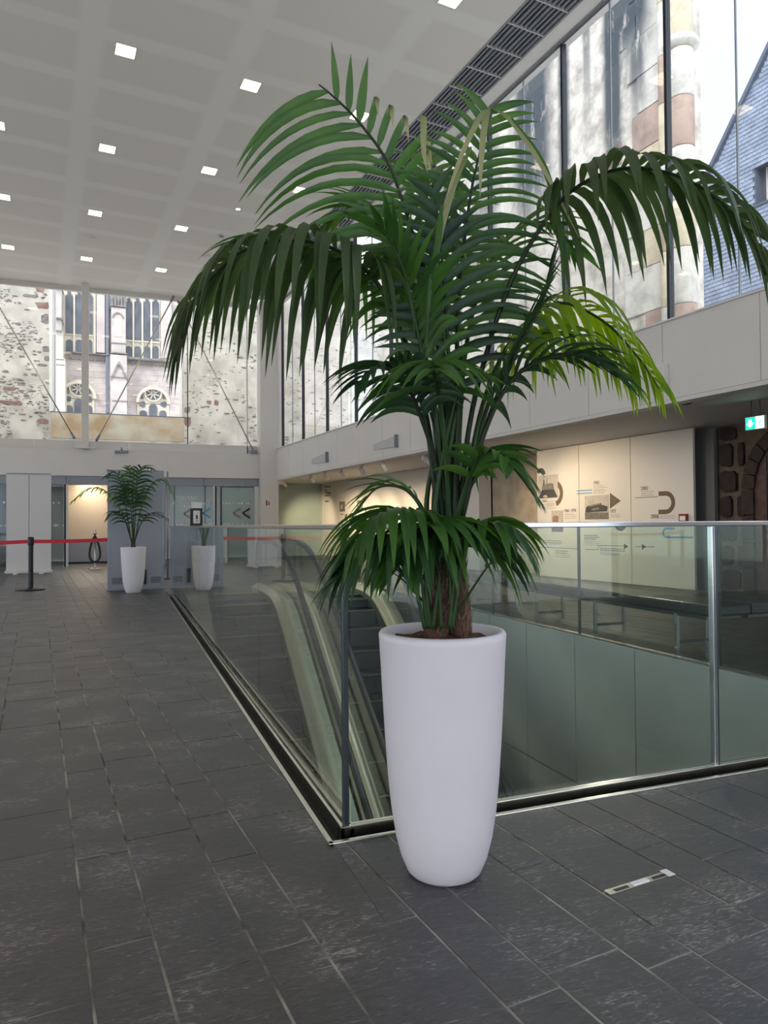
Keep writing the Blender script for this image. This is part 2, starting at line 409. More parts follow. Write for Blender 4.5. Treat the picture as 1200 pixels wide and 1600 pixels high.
for i in range(len(UB)-1):
    u0, u1 = UB[i], UB[i+1]; vb = []
    for kk, lst in KNOWN.items():
        if abs(kk-u0) < .02: vb = list(lst)
    if not vb: vb = [1.2+random.uniform(-.2, .3)]
    v = vb[0]
    while v > -4: v -= random.choice([.42, .58, .66, .8, .95])*random.uniform(.9, 1.1); vb.insert(0, v)
    v = vb[-1]
    while v < 28: v += random.choice([.40, .44, .58, .62, .8, .95])*random.uniform(.92, 1.08); vb.append(v)
    for j in range(len(vb)-1): cells.append((u0, u1, vb[j], vb[j+1]))
tiles = []
g = .0040
for u0, u1, v0, v1 in cells:
    pl = []
    for u, v in ((u0+g, v0+g*.5), (u1-g, v0+g*.5), (u1-g, v1-g*.5), (u0+g, v1-g*.5)):
        q = W(u, v); pl.append((q.x, q.y))
    pl = clip(pl, 0, 1, 27.4); pl = clip(pl, -1, 0, 8.9) if pl else pl; pl = clip(pl, 1, 0, 12.9) if pl else pl; pl = clip(pl, 0, -1, 3.9) if pl else pl
    if parea(pl) < .002: continue
    # a tile over the opening keeps what lies left of it, in front of it, beyond it or right of it
    ins = clip(clip(clip(clip(pl, 1, 0, VX1), -1, 0, -VX0) or [], 0, 1, VY1) or [], 0, -1, -VY0) if pl else []
    pieces = []
    if parea(ins) < 1e-5: pieces = [pl]
    else:
        a = clip(pl, 1, 0, VX0); rest = clip(pl, -1, 0, -VX0)
        if parea(a) > .001: pieces.append(a)
        if rest:
            for c_ in ((0, 1, VY0), (0, -1, -VY1)):
                p_ = clip(rest, *c_)
                if parea(p_) > .001: pieces.append(p_)
            r2 = clip(clip(clip(rest, -1, 0, -VX1) or [], 0, -1, -VY0) or [], 0, 1, VY1)
            if parea(r2) > .001: pieces.append(r2)
    if pieces: tiles.append(pieces)
def tkey(pcs):
    x = sum(p[0] for p in pcs[0])/len(pcs[0]); y = sum(p[1] for p in pcs[0])/len(pcs[0])
    q = Vector((x, y, 0))-CP; d = q.dot(CD)
    if d < .8: return -1
    sx = F*q.dot(CX)/d
    if abs(sx) > 720: return 50-d*.1
    if x > 4.6: return 60-d
    return 1000*sum(parea(p) for p in pcs)/d**3+100
tiles.sort(key=tkey, reverse=True)
rest = MB()
for i, pcs in enumerate(tiles):
    z = random.uniform(-.0012, .0008)
    if i < 296:
        mb = MB()
        for p in pcs: tile_mesh(mb, p, z)
        mb.build('slate_tile', 'slate_tile', floor)
    else:
        for p in pcs: tile_mesh(rest, p, z)
o = rest.build('slate_tiles_far', 'slate_tile', floor); o['kind'] = 'stuff'

# the metal access frame let into the slate on the right
t = thing('floor_access_strip', 'pale steel slotted strip let into the slate floor at right', 'floor hatch', W(1.66, 1.755, 0), G)
MB().box(0, .29, -.032, -.002, -.004, .0025).build('frame_plate', 'brushed', t)
for a, b in ((.03, .09), (.20, .26)): MB().box(a, b, -.026, -.012, .0025, .0032).build('slot', 'black', t)
MB().box(.11, .18, -.026, -.008, .0025, .006).build('latch_plate', 'ink_white', t)
MB().box(.262, .292, -.036, .006, .0025, .004).build('end_plate', 'ink_white', t)
# small brass-toned square lid further down the concourse
p = at_z(277, 1001)

# ------------------------------------------------------------------ opening: kerb trims, steel lining, lower floor
def ring(mb, o0, o1, z0, z1):           # a rectangular ring around the opening, offsets measured outward from it
    mb.box(VX0-o1, VX1+o1, VY0-o1, VY0-o0, z0, z1); mb.box(VX0-o1, VX1+o1, VY1+o0, VY1+o1, z0, z1)
    mb.box(VX0-o1, VX0-o0, VY0-o0, VY1+o0, z0, z1); mb.box(VX1+o0, VX1+o1, VY0-o0, VY1+o0, z0, z1)
tr = MB(); tr.bbox(VX0-.022, VX0, VY0-.022, VY1, -.05, .010, .004); tr.bbox(VX0-.022, VX1+.1, VY0-.022, VY0, -.05, .010, .004)
struct('trim_1', tr, 'brushed')
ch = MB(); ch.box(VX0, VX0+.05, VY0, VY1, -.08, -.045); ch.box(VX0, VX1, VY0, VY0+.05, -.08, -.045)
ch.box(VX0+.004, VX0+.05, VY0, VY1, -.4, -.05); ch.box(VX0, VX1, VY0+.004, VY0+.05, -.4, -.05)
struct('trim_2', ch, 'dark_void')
cl = MB(); cl.bbox(VX0+.050, VX0+.064, VY0+.05, VY1, -.05, .030, .003); cl.bbox(VX0+.084, VX0+.104, VY0+.05, VY1, -.05, .022, .003)
cl.bbox(VX0+.05, VX1, VY0+.050, VY0+.064, -.05, .030, .003); cl.bbox(VX0+.05, VX1, VY0+.084, VY0+.104, -.05, .022, .003)
struct('trim_3', cl, 'brushed')
LZ = -4.6
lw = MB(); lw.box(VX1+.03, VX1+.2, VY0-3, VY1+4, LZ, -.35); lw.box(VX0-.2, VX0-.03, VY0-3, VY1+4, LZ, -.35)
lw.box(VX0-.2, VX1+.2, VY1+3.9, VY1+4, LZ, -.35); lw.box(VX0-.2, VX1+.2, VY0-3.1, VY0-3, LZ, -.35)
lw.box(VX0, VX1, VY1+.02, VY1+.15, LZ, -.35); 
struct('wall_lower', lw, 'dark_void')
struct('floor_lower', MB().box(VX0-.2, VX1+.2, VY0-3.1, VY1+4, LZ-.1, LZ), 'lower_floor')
lining = thing('wall_void', None, None); lining['kind'] = 'structure'
pys = [4.51-.96*2, 4.51-.96, 4.51, 5.47, 6.42, 7.39, 8.30, 9.26, 10.2, 11.15, 12.1, 12.85]
for a, b in zip(pys[:-1], pys[1:]):
    a = max(a, VY0+.0)
    for z0, z1 in ((-1.60, -.008), (-3.2, -1.61), (-4.6, -3.21)):
        MB().bbox(VX1-.027, VX1-.002, a+.006, b-.006, z0+.005, z1, .002).build('steel_panel', 'void_panel', lining)
        MB().bbox(VX0+.108, VX0+.13, a+.006, b-.006, min(z0+.005, -.1), min(z1, -.06), .002).build('steel_panel', 'void_panel', lining)
xs = [VX0+.135, 1.7, 2.66, 3.62, VX1-.03]
for a, b in zip(xs[:-1], xs[1:]):
    for z0, z1 in ((-1.60, -.4), (-3.2, -1.61)):
        MB().bbox(a+.006, b-.006, VY0+.108, VY0+.13, z0+.005, z1, .002).build('steel_panel', 'void_panel', lining)
# lights in the soffit of the lower level
for i, (x, y) in enumerate(((1.75, 1.2), (3.4, 1.2), (2.6, .4))):
    t = thing('lower_downlight', 'warm downlight in the ceiling of the level below', 'ceiling light', (x, y, -.36), 0, 'lower level downlights')
    MB().lathe([(.09, 0), (.09, -.03), (.075, -.03), (.07, -.01)], 20).build('ring', 'white_frame', t)
    MB().lathe([(.0, -.012), (.07, -.012)], 20).build('diffuser', 'spot_glow', t)
    area_lamp('lamp', (0, 0, -.05), .15, 170, (1, .74, .36), parent=t)

# ------------------------------------------------------------------ ceiling
WL = -9.0
def wpoly(*uv): return [(W(u, v).x, W(u, v).y) for u, v in uv]
cp = wpoly((-12, -6), (6.22, -6), (6.22, 26), (-12, 26)); cp = clip(clip(clip(cp, -1, 0, -WL), 0, 1, 23.45), 0, -1, 4)
c2 = wpoly((6.95, -6), (7.42, -6), (7.42, 26), (6.95, 26)); c2 = clip(clip(c2, 0, 1, 23.45), 0, -1, 4)
c3 = wpoly((-12, -6), (7.42, -6), (7.42, 26), (-12, 26)); c3 = clip(clip(clip(c3, -1, 0, -WL), 0, 1, 23.45), 0, -1, 4)
cm = MB(); cm.prism(cp, ZC, 'z', a1=ZC+.19); cm.prism(c2, ZC, 'z', a1=ZC+.19); cm.prism(c3, ZC+.19, 'z', a1=ZC+.5)
struct('ceiling', cm, 'ceiling_paint')
# linear air grille beside the glazing
gr = thing('ceiling_grille', 'long grey slatted air grille running along the ceiling beside the window wall', 'air grille', W(6.22, 0, ZC), G)
MB().box(.0, .73, -3.5, 22.4, .17, .188).build('backing', 'black', gr)
MB().box(.0, .035, -3.5, 22.4, -.006, .06).box(.695, .73, -3.5, 22.4, -.006, .06).build('frame', 'grey_paint', gr)
for k in range(8):
    x = .09+k*.0785; b = MB().box(x-.012, x+.012, -3.5, 22.4, .0, .045); b.build('slat', 'grey_paint', gr)
    if k % 3 == 1: MB().box(x+.022, x+.028, -3.5, 22.4, .0, .045).build('slat', 'grey_paint', gr)
for k in range(46):
    v = -3.2+k*.55; MB().box(.035, .695, v-.008, v+.008, -.004, .05).build('cross_bar', 'pale_panel', gr)

# recessed square lights
LU = [-2.7, -.68, 1.24, 3.23, 5.25]; LV = [2.0, 5.15, 8.3, 11.45, 14.6, 17.75, 20.9]
cnt = 0
for iu, u in enumerate(LU):
    for v in LV:
        q = W(u, v)
        if q.y > 22.8 or q.x < WL+.5: continue
        side = ['leftmost row', 'second row from left', 'third row from left', 'fourth row from left', 'row nearest the air grille'][iu]
        if iu == 4 and v not in (8.3, 14.6, 11.45, 17.75): continue
        near = v < 12
        rank = ['closest to the far glazing', 'second from the far glazing', 'third from the far glazing', 'fourth from the far glazing', 'fifth from the far glazing', 'sixth from the far glazing', 'last one behind the viewer'][LV[::-1].index(v)]
        t = thing('ceiling_light', f'square recessed white ceiling light, {side}, {rank}', 'ceiling light', (q.x, q.y, ZC), G, 'square recessed ceiling lights')
        fr = MB(); s_ = .155
        for a in (0, 1, 2, 3):
            if a == 0: fr.box(-s_, s_, -s_-.004, -s_+.012, -.010, .0)
            if a == 1: fr.box(-s_, s_, s_-.012, s_+.004, -.010, .0)
            if a == 2: fr.box(-s_-.004, -s_+.012, -s_, s_, -.010, .0)
            if a == 3: fr.box(s_-.012, s_+.004, -s_, s_, -.010, .0)
        fr.build('frame', 'white_frame', t)
        MB().box(-s_+.012, s_-.012, -s_+.012, s_-.012, -.006, -.001).build('diffuser', 'lamp_glow', t)
        MB().box(-s_+.03, s_-.03, -.02, .02, -.010, -.006).build('tube', 'tube_glow', t)
for (px, py, kind) in ((372, 326, 'glow'), (346, 367, 'det'), (323, 400, 'vent'), (142, 371, 'vent')):
    q = at_z(px, py, ZC)
    if kind == 'glow':
        t = thing('pin_light', 'tiny glowing round ceiling light above the tall palm', 'ceiling light', q)
        MB().lathe([(.075, 0), (.075, -.015), (.05, -.015)], 20).build('ring', 'white_frame', t)
        MB().lathe([(0, -.012), (.052, -.012)], 20).build('lens', 'pin_glow', t)
    elif kind == 'det':
        t = thing('smoke_detector', 'small dark domed smoke detector on the ceiling beside the tiny round light', 'smoke detector', q)
        MB().lathe([(.10, 0), (.10, -.02), (.07, -.03)], 24).build('base', 'pale_panel', t)
        MB().lathe([(.055, -.03), (.05, -.06), (.0, -.075)], 20).build('dome', 'grey_paint', t)
    else:
        lab = 'flat round ceiling disc above the left palm frond' if px > 200 else 'flat round ceiling disc between the two far rows of square lights'
        t = thing('ceiling_disc', lab, 'ceiling fitting', q)
        MB().lathe([(.14, 0), (.14, -.012), (.10, -.02), (.0, -.02)], 24).build('cover', 'pale_panel', t)
        MB().lathe([(.06, -.02), (.06, -.028), (0, -.028)], 20).build('centre_cap', 'white_frame', t)

# ------------------------------------------------------------------ far wall: beam, clerestory, storefront
FY = 23.2
wf = MB(); wf.box(WL, 4.27, FY, FY+.45, 2.76, 3.58); struct('wall_far', wf, 'white_wall')
struct('trim_4', MB().bbox(4.27, 4.86, FY-.25, FY+.4, 0, ZC, .01), 'white_wall', label='square white column at the corner of the far wall')
wc = MB(); wc.box(4.86, 5.1, FY-.1, FY+.3, 2.6, ZC); struct('wall_corner', wc, 'white_wall')
sill = MB()
x = 4.26
xs = []
while x > WL: xs.append(x); x -= 1.35
for a, b in zip(xs[:-1], xs[1:]): sill.bbox(b+.006, a-.006, FY+.2, FY+.24, 3.60, 3.86, .003)
struct('baseboard_far', sill, 'pale_panel')
hd = MB()
for a, b in zip([4.2]+[k-.45 for k in xs[:-1]], [k-.45 for k in xs]): hd.bbox(b+.005, a-.005, FY+.05, FY+.09, 2.50, 2.755, .003)
hd.box(WL, 4.27, FY+.09, FY+.4, 2.50, 2.76)
struct('trim_5', hd, 'grey_paint')
# clerestory window
wn = thing('window_1', None, None, (0, 0, 0)); wn['kind'] = 'structure'
for a, b in ((WL, -4.2), (-4.19, 1.99), (2.01, 4.27)): MB().box(a+.01, b-.01, FY+.30, FY+.312, 3.60, ZC).build('pane', 'glass_clear', wn)
MB().box(1.985, 2.015, FY+.29, FY+.33, 3.6, ZC).build('mullion', 'mullion', wn)
MB().box(WL, 4.27, FY+.25, FY+.36, ZC-.14, ZC).build('window_frame', 'pale_panel', wn)
MB().box(WL, 4.27, FY+.25, FY+.36, 3.58, 3.62).build('window_frame', 'pale_panel', wn)
MB().box(3.9, 3.93, FY+.2, FY+.34, 3.6, ZC).build('mullion', 'pale_panel', wn)
# steel post with tension rods
t = thing('steel_post', 'slim white steel post standing on the ledge in front of the far window', 'post', (-1.05, FY-.05, 3.58))
MB().bbox(-.1, .1, -.08, .08, 0, ZC-3.58, .008).build('shaft', 'white_wall', t)
MB().bbox(-.32, .32, -.02, .02, .02, .22, .008).build('base_gusset', 'pale_panel', t)
MB().box(-.2, .2, -.12, .12, 0, .03).build('base_plate', 'pale_panel', t)
def rod(p, q, lab):
    t = thing('tension_rod', lab, 'rod', p); q = Vector(q)-Vector(p); d = q.normalized()
    MB().tube([d*.0, q], .022, 8).build('bar', 'brushed', t)
    MB().tube([d*.02, d*.22], .04, 8).build('fork_end', 'grey_metal', t)
    MB().tube([q-d*.2, q-d*.02], .04, 8).build('fork_end', 'grey_metal', t)
def fp(px, py, Y=FY-.02): return at_y(px, py, Y)
a = fp(117, 686); b = fp(-30, 410); rod(a, (b.x, b.y, min(b.z, ZC-.02)), 'slanting steel rod left of the white post in the far window')
a = fp(150, 690); b = fp(272, 462); rod(a, (b.x, b.y, min(b.z, ZC-.02)), 'slanting steel rod right of the white post, crossing the cathedral view')
a = fp(398, 700); b = fp(278, 470); rod((a.x, a.y, 3.60), (b.x, b.y, min(b.z, ZC-.02)), 'slanting steel rod at the far right bay beside the white column')
for px in (398,):
    q = fp(px, 702); t = thing('rod_anchor', 'grey steel anchor plate at the foot of the rod beside the white column', 'bracket', (q.x, FY-.03, 3.58))
    MB().bbox(-.16, .10, -.03, .03, 0, .12, .01).build('plate', 'grey_metal', t)
q = at_y(190, 705, FY-.05)
t = thing('ledge_camera', 'small grey camera unit fixed on the ledge above the entrance', 'camera', (q.x, FY-.08, 3.52))
MB().bbox(-.2, .2, -.05, .05, -.04, .04, .01).build('body', 'grey_metal', t)
MB().tube([(0, 0, .04), (0, 0, .14)], .03, 8).build('aerial', 'grey_paint', t)

# storefront panes, mullions and doors
dr = thing('door_1', None, None, (0, 0, 0)); dr['kind'] = 'structure'
def pane(x0, x1, z0=0.02, z1=2.5, y=FY+.1, m='glass_door', name='pane'): return MB().box(x0, x1, y, y+.012, z0, z1).build(name, m, dr)
mul = [(-5.6, .05), (-3.15, .06), (-1.62, .05), (1.36, .05), (2.86, .05), (3.03, .045)]
pane(WL, -5.62); pane(-5.58, -3.2); pane(-3.1, -1.66, y=FY+.16); pane(1.42, 2.82); pane(2.9, 3.0)
MB().box(3.06, 4.1, FY+.1, FY+.12, .02, 2.46).build('frosted_pane', 'frosted_green', dr)
for xx, w_ in mul: MB().box(xx-w_/2, xx+w_/2, FY+.08, FY+.16, 0, 2.5).build('door_frame', 'mullion', dr)
for xx in (-1.56, -3.05, 2.80): MB().box(xx-.03, xx+.03, FY+.06, FY+.12, 0, 2.5).build('door_frame', 'pale_panel', dr)
MB().box(4.12, 4.26, FY+.06, FY+.3, 0, 2.5).build('door_frame', 'pale_panel', dr)
MB().box(.85, 1.3, FY+.06, FY+.1, 0, 2.5).build('door_frame', 'grey_metal', dr)
def text(s, name, m, parent, loc, size, rot=(PI/2, 0, 0), align='LEFT', ext=.001, sx=1.0):
    c = bpy.data.curves.new(name, 'FONT'); c.body = s; c.size = size; c.extrude = ext; c.align_x = align; c.resolution_u = 2
    o = bpy.data.objects.new(name, c); COL.objects.link(o)
    dg = bpy.context.evaluated_depsgraph_get(); dg.update()
    me = bpy.data.meshes.new_from_object(o.evaluated_get(dg)); COL.objects.unlink(o); bpy.data.objects.remove(o)
    me.materials.clear(); me.materials.append(M[m]); me.name = name
    o = bpy.data.objects.new(name, me); COL.objects.link(o); o.location = loc; o.rotation_euler = rot; o.scale = (sx, 1, 1)
    if parent: o.parent = parent
    return o
def dots(x0, x1, z, name='dot_band'):
    b = MB(); x = x0
    while x < x1:
        w_ = random.choice([.02, .04, .06]); b.box(x, x+w_, FY+.085, FY+.09, z-.02*random.random(), z+.02+.02*random.random()); x += w_+random.choice([.03, .05, .1])
    b.build(name, 'ink_white', dr)
for z in (1.93, 1.25):
    dots(-5.5, -3.2, z); dots(-1.95, -1.68, z); dots(1.5, 2.8, z); dots(3.1, 3.9, z)
text('COVENT', 'lettering', 'ink_white', dr, (1.62, FY+.085, 2.05), .17)
text('CARDINS', 'lettering', 'ink_white', dr, (1.62, FY+.085, 1.78), .15)
def chevron(x, z, s, m):
    b = MB(); 
    for sg in (-1, 1):
        b.add([(x, FY+.084, z-.03), (x, FY+.084, z+.03), (x+s, FY+.084, z+sg*s*.62+.04), (x+s, FY+.084, z+sg*s*.62-.04)], [(0, 1, 2, 3)])
    b.build('chevron', m, dr)
chevron(2.45, 1.62, .24, 'ink_blue'); chevron(3.72, 1.62, .25, 'ink'); chevron(3.42, 1.62, .25, 'taupe'); chevron(1.85, 1.60, .2, 'taupe')
# the room beyond the doors
rm = MB(); rm.box(WL, 5.0, 27.6, 27.8, 0, 3.0); rm.box(WL-.2, WL, FY, 27.6, 0, 3.0)
struct('wall_lobby', rm, 'pale_panel')
struct('wall_lobby_side', MB().box(1.0, 1.12, 24.2, 27.6, 0, 2.75).box(4.2, 4.4, FY+.45, 27.6, 0, 2.75).box(-3.8, -3.7, 24.6, 27.6, 0, 2.75), 'grey_paint')
struct('ceiling_lobby', MB().box(WL, 5.0, FY+.45, 27.8, 2.75, 3.1), 'white_wall')
struct('wall_lobby_warm', MB().box(-1.7, .9, 25.2, 25.3, .78, 2.75), 'warm_wall')
t = thing('lobby_counter', 'grey counter front below the warm lit wall beyond the open door', 'counter', (-.4, 25.1, 0))
MB().bbox(-1.3, 1.3, -.12, .05, .06, .8, .01).build('front_panel', 'grey_paint', t)
MB().box(-1.28, 1.28, -.08, .04, 0, .06).build('plinth', 'black', t)
for i, (x, y) in enumerate(((-1.0, 24.3), (-1.05, 24.9), (-.5, 24.4))):
    t = thing('lobby_downlight', 'small round downlight in the low ceiling beyond the open door, '+['front left one', 'rear one', 'front right one'][i], 'ceiling light', (x, y, 2.75), 0, 'lobby downlights')
    MB().lathe([(.1, 0), (.1, -.012), (.08, -.012)], 16).build('ring', 'white_frame', t)
    MB().lathe([(0, -.008), (.08, -.008)], 16).build('diffuser', 'lamp_glow', t)
    area_lamp('lamp', (0, 0, -.03), .15, 7, (1, .88, .7), parent=t)
for x in (-2.4, 2.2, -6):
    t = thing('lobby_downlight', 'round downlight inside the glazed lobby', 'ceiling light', (x, 25.5, 2.75), 0, 'lobby inner downlights')
    MB().lathe([(.1, 0), (.1, -.012), (.08, -.012)], 16).build('ring', 'white_frame', t)
    MB().lathe([(0, -.008), (.08, -.008)], 16).build('diffuser', 'lamp_glow', t)
    area_lamp('lamp', (0, 0, -.03), .2, 14, (.95, .97, 1), parent=t)

# ------------------------------------------------------------------ unseen sides of the hall (left and behind)
lf = MB(); lf.box(WL-.3, WL, -4.3, 23.6, 4.3, ZC+.5)
struct('wall_left', lf, 'white_wall')
struct('wall_back', MB().box(WL-.3, 13, -4.3, -4, 5.0, ZC+.5).box(7.6, 13, -4.3, -4, -.3, 5.0), 'white_wall')
wl = thing('window_3', None, None); wl['kind'] = 'structure'
for k in range(13): MB().box(WL-.1, WL-.088, -3.97+k*2, -2.03+k*2, 0, 4.3).build('pane', 'glass_clear', wl)
for k in range(14): MB().box(WL-.14, WL-.05, -4.03+k*2, -3.97+k*2, 0, 4.3).build('mullion', 'mullion', wl)
wb = thing('window_4', None, None); wb['kind'] = 'structure'
for k in range(8): MB().box(WL+.03+k*2.07, WL+2.04+k*2.07, -4.16, -4.148, 0, 5.0).build('pane', 'glass_clear', wb)
for k in range(9): MB().box(WL-.03+k*2.07, WL+.03+k*2.07, -4.2, -4.11, 0, 5.0).build('mullion', 'mullion', wb)

# ------------------------------------------------------------------ right wall: fascia band, glazing
FU = 7.15
fas = thing('wall_right', None, None, rot=G); fas['kind'] = 'structure'
js = [5.04+1.345*k for k in range(-7, 14)]; js[-1] = 22.35
bk = MB(); bk.box(FU+.03, FU+.28, -4.2, 22.4, 2.72, 3.70); bk.build('core', 'white_wall', fas)
for a, b in zip(js[:-1], js[1:]):
    MB().bbox(FU, FU+.026, a+.004, b-.004, 2.76, 3.74, .002).build('fascia_panel', 'white_wall', fas)
MB().bbox(FU-.012, FU+.03, -4.2, 22.35, 2.70, 2.755, .004).build('lower_lip', 'pale_panel', fas)
MB().bbox(FU-.03, FU+.35, -4.2, 22.4, 3.74, 3.765, .004).build('coping', 'white_frame', fas)
wr = thing('window_2', None, None, rot=G); wr['kind'] = 'structure'
UG = 7.30
bms = [6.38+1.975*k for k in range(-5, 9)]
for a in bms:
    MB().box(UG-.035, UG+.05, a-.022, a+.022, 3.76, ZC).build('mullion', 'mullion', wr)
for a, b in zip(bms[:-1], bms[1:]):
    c = (a+b)/2
    MB().box(UG, UG+.012, a+.022, c-.006, 3.765, ZC).build('pane', 'glass_clear', wr)
    MB().box(UG, UG+.012, c+.006, b-.022, 3.765, ZC).build('pane', 'glass_clear', wr)
    MB().box(UG-.006, UG+.02, c-.007, c+.007, 3.765, ZC).build('joint', 'grey_paint', wr)
for k in range(3): MB().box(UG-.10+.035*k, UG-.088+.035*k, -4.2, 22.4, ZC-.012-.01*k, ZC).build('window_frame', 'grey_paint', wr)

# soffit, display wall, pier, dark stone wall
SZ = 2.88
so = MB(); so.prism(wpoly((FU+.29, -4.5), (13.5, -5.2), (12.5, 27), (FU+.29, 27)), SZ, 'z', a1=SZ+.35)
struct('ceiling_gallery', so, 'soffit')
DU = 10.35
dw = thing('wall_display', None, None, rot=G); dw['kind'] = 'structure'
MB().box(DU+.06, DU+.5, 8.92, 12.90, 0, SZ).build('core', 'dark_void', dw)
def upx(px): return at_u(px, 800, DU)[0]
vj = [8.60, upx(986), upx(905), 12.90]
for a, b in zip(vj[:-1], vj[1:]): MB().bbox(DU, DU+.055, a+.006, b-.006, .01, SZ-.01, .003).build('display_panel', 'display_white', dw)
struct('wall_old', MB().box(DU+.45, DU+.7, 12.9, 15.3, 0, SZ).box(DU+.06, DU+.7, 12.9, 12.96, 0, SZ), 'old_plaster', rot=G)
struct('wall_gallery', MB().box(DU+.02, DU+.4, 15.3, 26.6, 0, SZ), 'display_white', rot=G)
struct('wall_gallery_end', MB().box(FU+.2, DU+.4, 26.55, 26.7, 0, SZ), 'frosted_green', rot=G)
struct('trim_6', MB().bbox(DU+.35, DU+.44, 8.46, 8.90, 0, SZ, .004), 'pier_grey', rot=G, label='plain grey pier beside the white display panels')
# dark masonry with an arched wooden door
DS = DU+.45
st = thing('wall_stone', None, None, rot=G); st['kind'] = 'structure'
MB().box(DS+.04, DS+.5, 2.0, 8.6, 0, SZ).build('mortar', 'dark_mortar', st)
v_hi = 8.05
rows = [(2.62, 2.86), (2.16, 2.58), (1.72, 2.10), (1.28, 1.66), (.86, 1.22), (.44, .80), (.02, .38)]
for r, (z0, z1) in enumerate(rows):
    v = 8.44
    while v > 8.06:
        l = random.uniform(.34, .42)*(.72 if r % 2 else 1.0) if v > 8.4 else max(.12, v-7.92)
        mb = MB(); pts = []
        n = 14; cz = (z0+z1)/2; hz = (z1-z0)/2; cv = v-l/2; hv = l/2-.03
        for k in range(n):
            a = 2*PI*k/n+.3; c_, s_ = math.cos(a), math.sin(a)
            rr = 1/max(abs(c_)**7+abs(s_)**7, .001)**(1/7)
            pts.append((cv+c_*hv*rr*random.uniform(.93, 1.03), cz+s_*hz*rr*random.uniform(.9, 1.0)))
        mb.prism(pts, DS+.045, 'x', a1=DS-.015+random.uniform(-.02, .02)); mb.build('stone', 'dark_stone', st); v -= l+.05
dw3 = thing('door_2', None, None, rot=G); dw3['kind'] = 'structure'
vd0, vd1 = 6.25, 7.72
arch = [(vd0, .02), (vd1, .02), (vd1, 1.75)]
for k in range(1, 13):
    a = PI*k/12; arch.append(((vd0+vd1)/2+math.cos(a)*(vd1-vd0)/2, 1.75+math.sin(a)*.85))
MB().prism(arch, DS-.06, 'x', a1=DS+.02).build('door_leaf', 'door_wood', dw3)
ao = []
for k in range(0, 13):
    a = PI*k/12; ao.append((a, (vd0+vd1)/2, 1.75))
for i in range(12):
    a0, a1 = PI*i/12+.01, PI*(i+1)/12-.01; cv = (vd0+vd1)/2; R0, R1 = .725, .95
    MB().prism([(cv+math.cos(a0)*R0, 1.75+math.sin(a0)*.85), (cv+math.cos(a0)*R1, 1.75+math.sin(a0)*1.07), (cv+math.cos(a1)*R1, 1.75+math.sin(a1)*1.07), (cv+math.cos(a1)*R0, 1.75+math.sin(a1)*.85)], DS-.10, 'x', a1=DS+.04).build('arch_stone', 'dark_stone', dw3)
for k in range(4):
    for vv in (vd1+.0, vd0-.22): MB().bbox(DS-.1, DS+.04, vv, vv+.22, .02+k*.435, .43+k*.435, .01).build('jamb_stone', 'dark_stone', dw3)
for k in range(5): MB().box(DS-.075, DS-.06, vd0+.2+k*.26, vd0+.215+k*.26, .05, 2.3).build('door_groove', 'black', dw3)
MB().tube([(DS-.07, 7.5, 1.0), (DS-.12, 7.5, 1.0), (DS-.12, 7.5, 1.2), (DS-.07, 7.5, 1.2)], .012, 6).build('handle', 'dark_metal', dw3)

# ------------------------------------------------------------------ outside: far stone wall with opening, cathedral
EY = 27.9
ew = thing('garden_wall', 'rough pale plastered stone wall with a large opening outside the far window', 'stone wall', (0, EY, 3.1))
ox0, ox1, oz0 = at_y(80, 600, EY).x, at_y(283, 600, EY).x, at_y(180, 647, EY).z-3.1
b = MB(); b.box(-14, ox0, 0, .7, 0, 9); b.box(ox1, 14.5, 0, .7, 0, 9); b.box(ox0, ox1, 0, .7, 0, oz0-.03)
b.build('masonry', 'ext_plaster', ew)
MB().box(ox0-.02, ox1+.35, -.03, .72, oz0-.035, oz0).build('sill_slab', 'slate_back', ew)
MB().box(ox0-.0, ox1+.1, -.025, .0, oz0-.95, oz0-.035).build('sill_masonry', 'sill_stone', ew)
MB().box(ox0-.06, ox0+.03, -.03, .2, oz0, 9).box(ox1-.03, ox1+.04, -.03, .2, oz0, 9).build('reveal_trim', 'white_frame', ew)
MB().box(ox0+.06, ox0+.12, .3, .5, oz0, 9).build('reveal_trim', 'pale_panel', ew)
rs = random.Random(5)
def rough_stone(cx, cz, w_, h_, y0=-.022):
    mb = MB(); n = 8; pts = []
    for k in range(n):
        a = 2*PI*k/n+rs.uniform(-.3, .3); c_, s_ = math.cos(a), math.sin(a); rr = 1/max(abs(c_)**6+abs(s_)**6, .001)**(1/6.)*rs.uniform(.78, 1.05)
        pts.append((cx+c_*w_/2*rr*rs.uniform(.8, 1.05), cz+s_*h_/2*rr*rs.uniform(.75, 1.05)))
    mb.prism(pts, y0, 'y', a1=.02); return mb
placed = []
def put_stone(x, z, w_, h_, m='ext_stone'):
    for (a, b_, c_, d_) in placed:
        if abs(a-x) < (w_+c_)/2+.02 and abs(b_-z) < (h_+d_)/2+.02: return False
    placed.append((x, z, w_, h_)); rough_stone(x, z, w_, h_, -rs.uniform(.008, .03)).build('stone', m, ew); return True
def wpx(px, py): q = at_y(px, py, EY-.02); return q.x, q.z-3.1
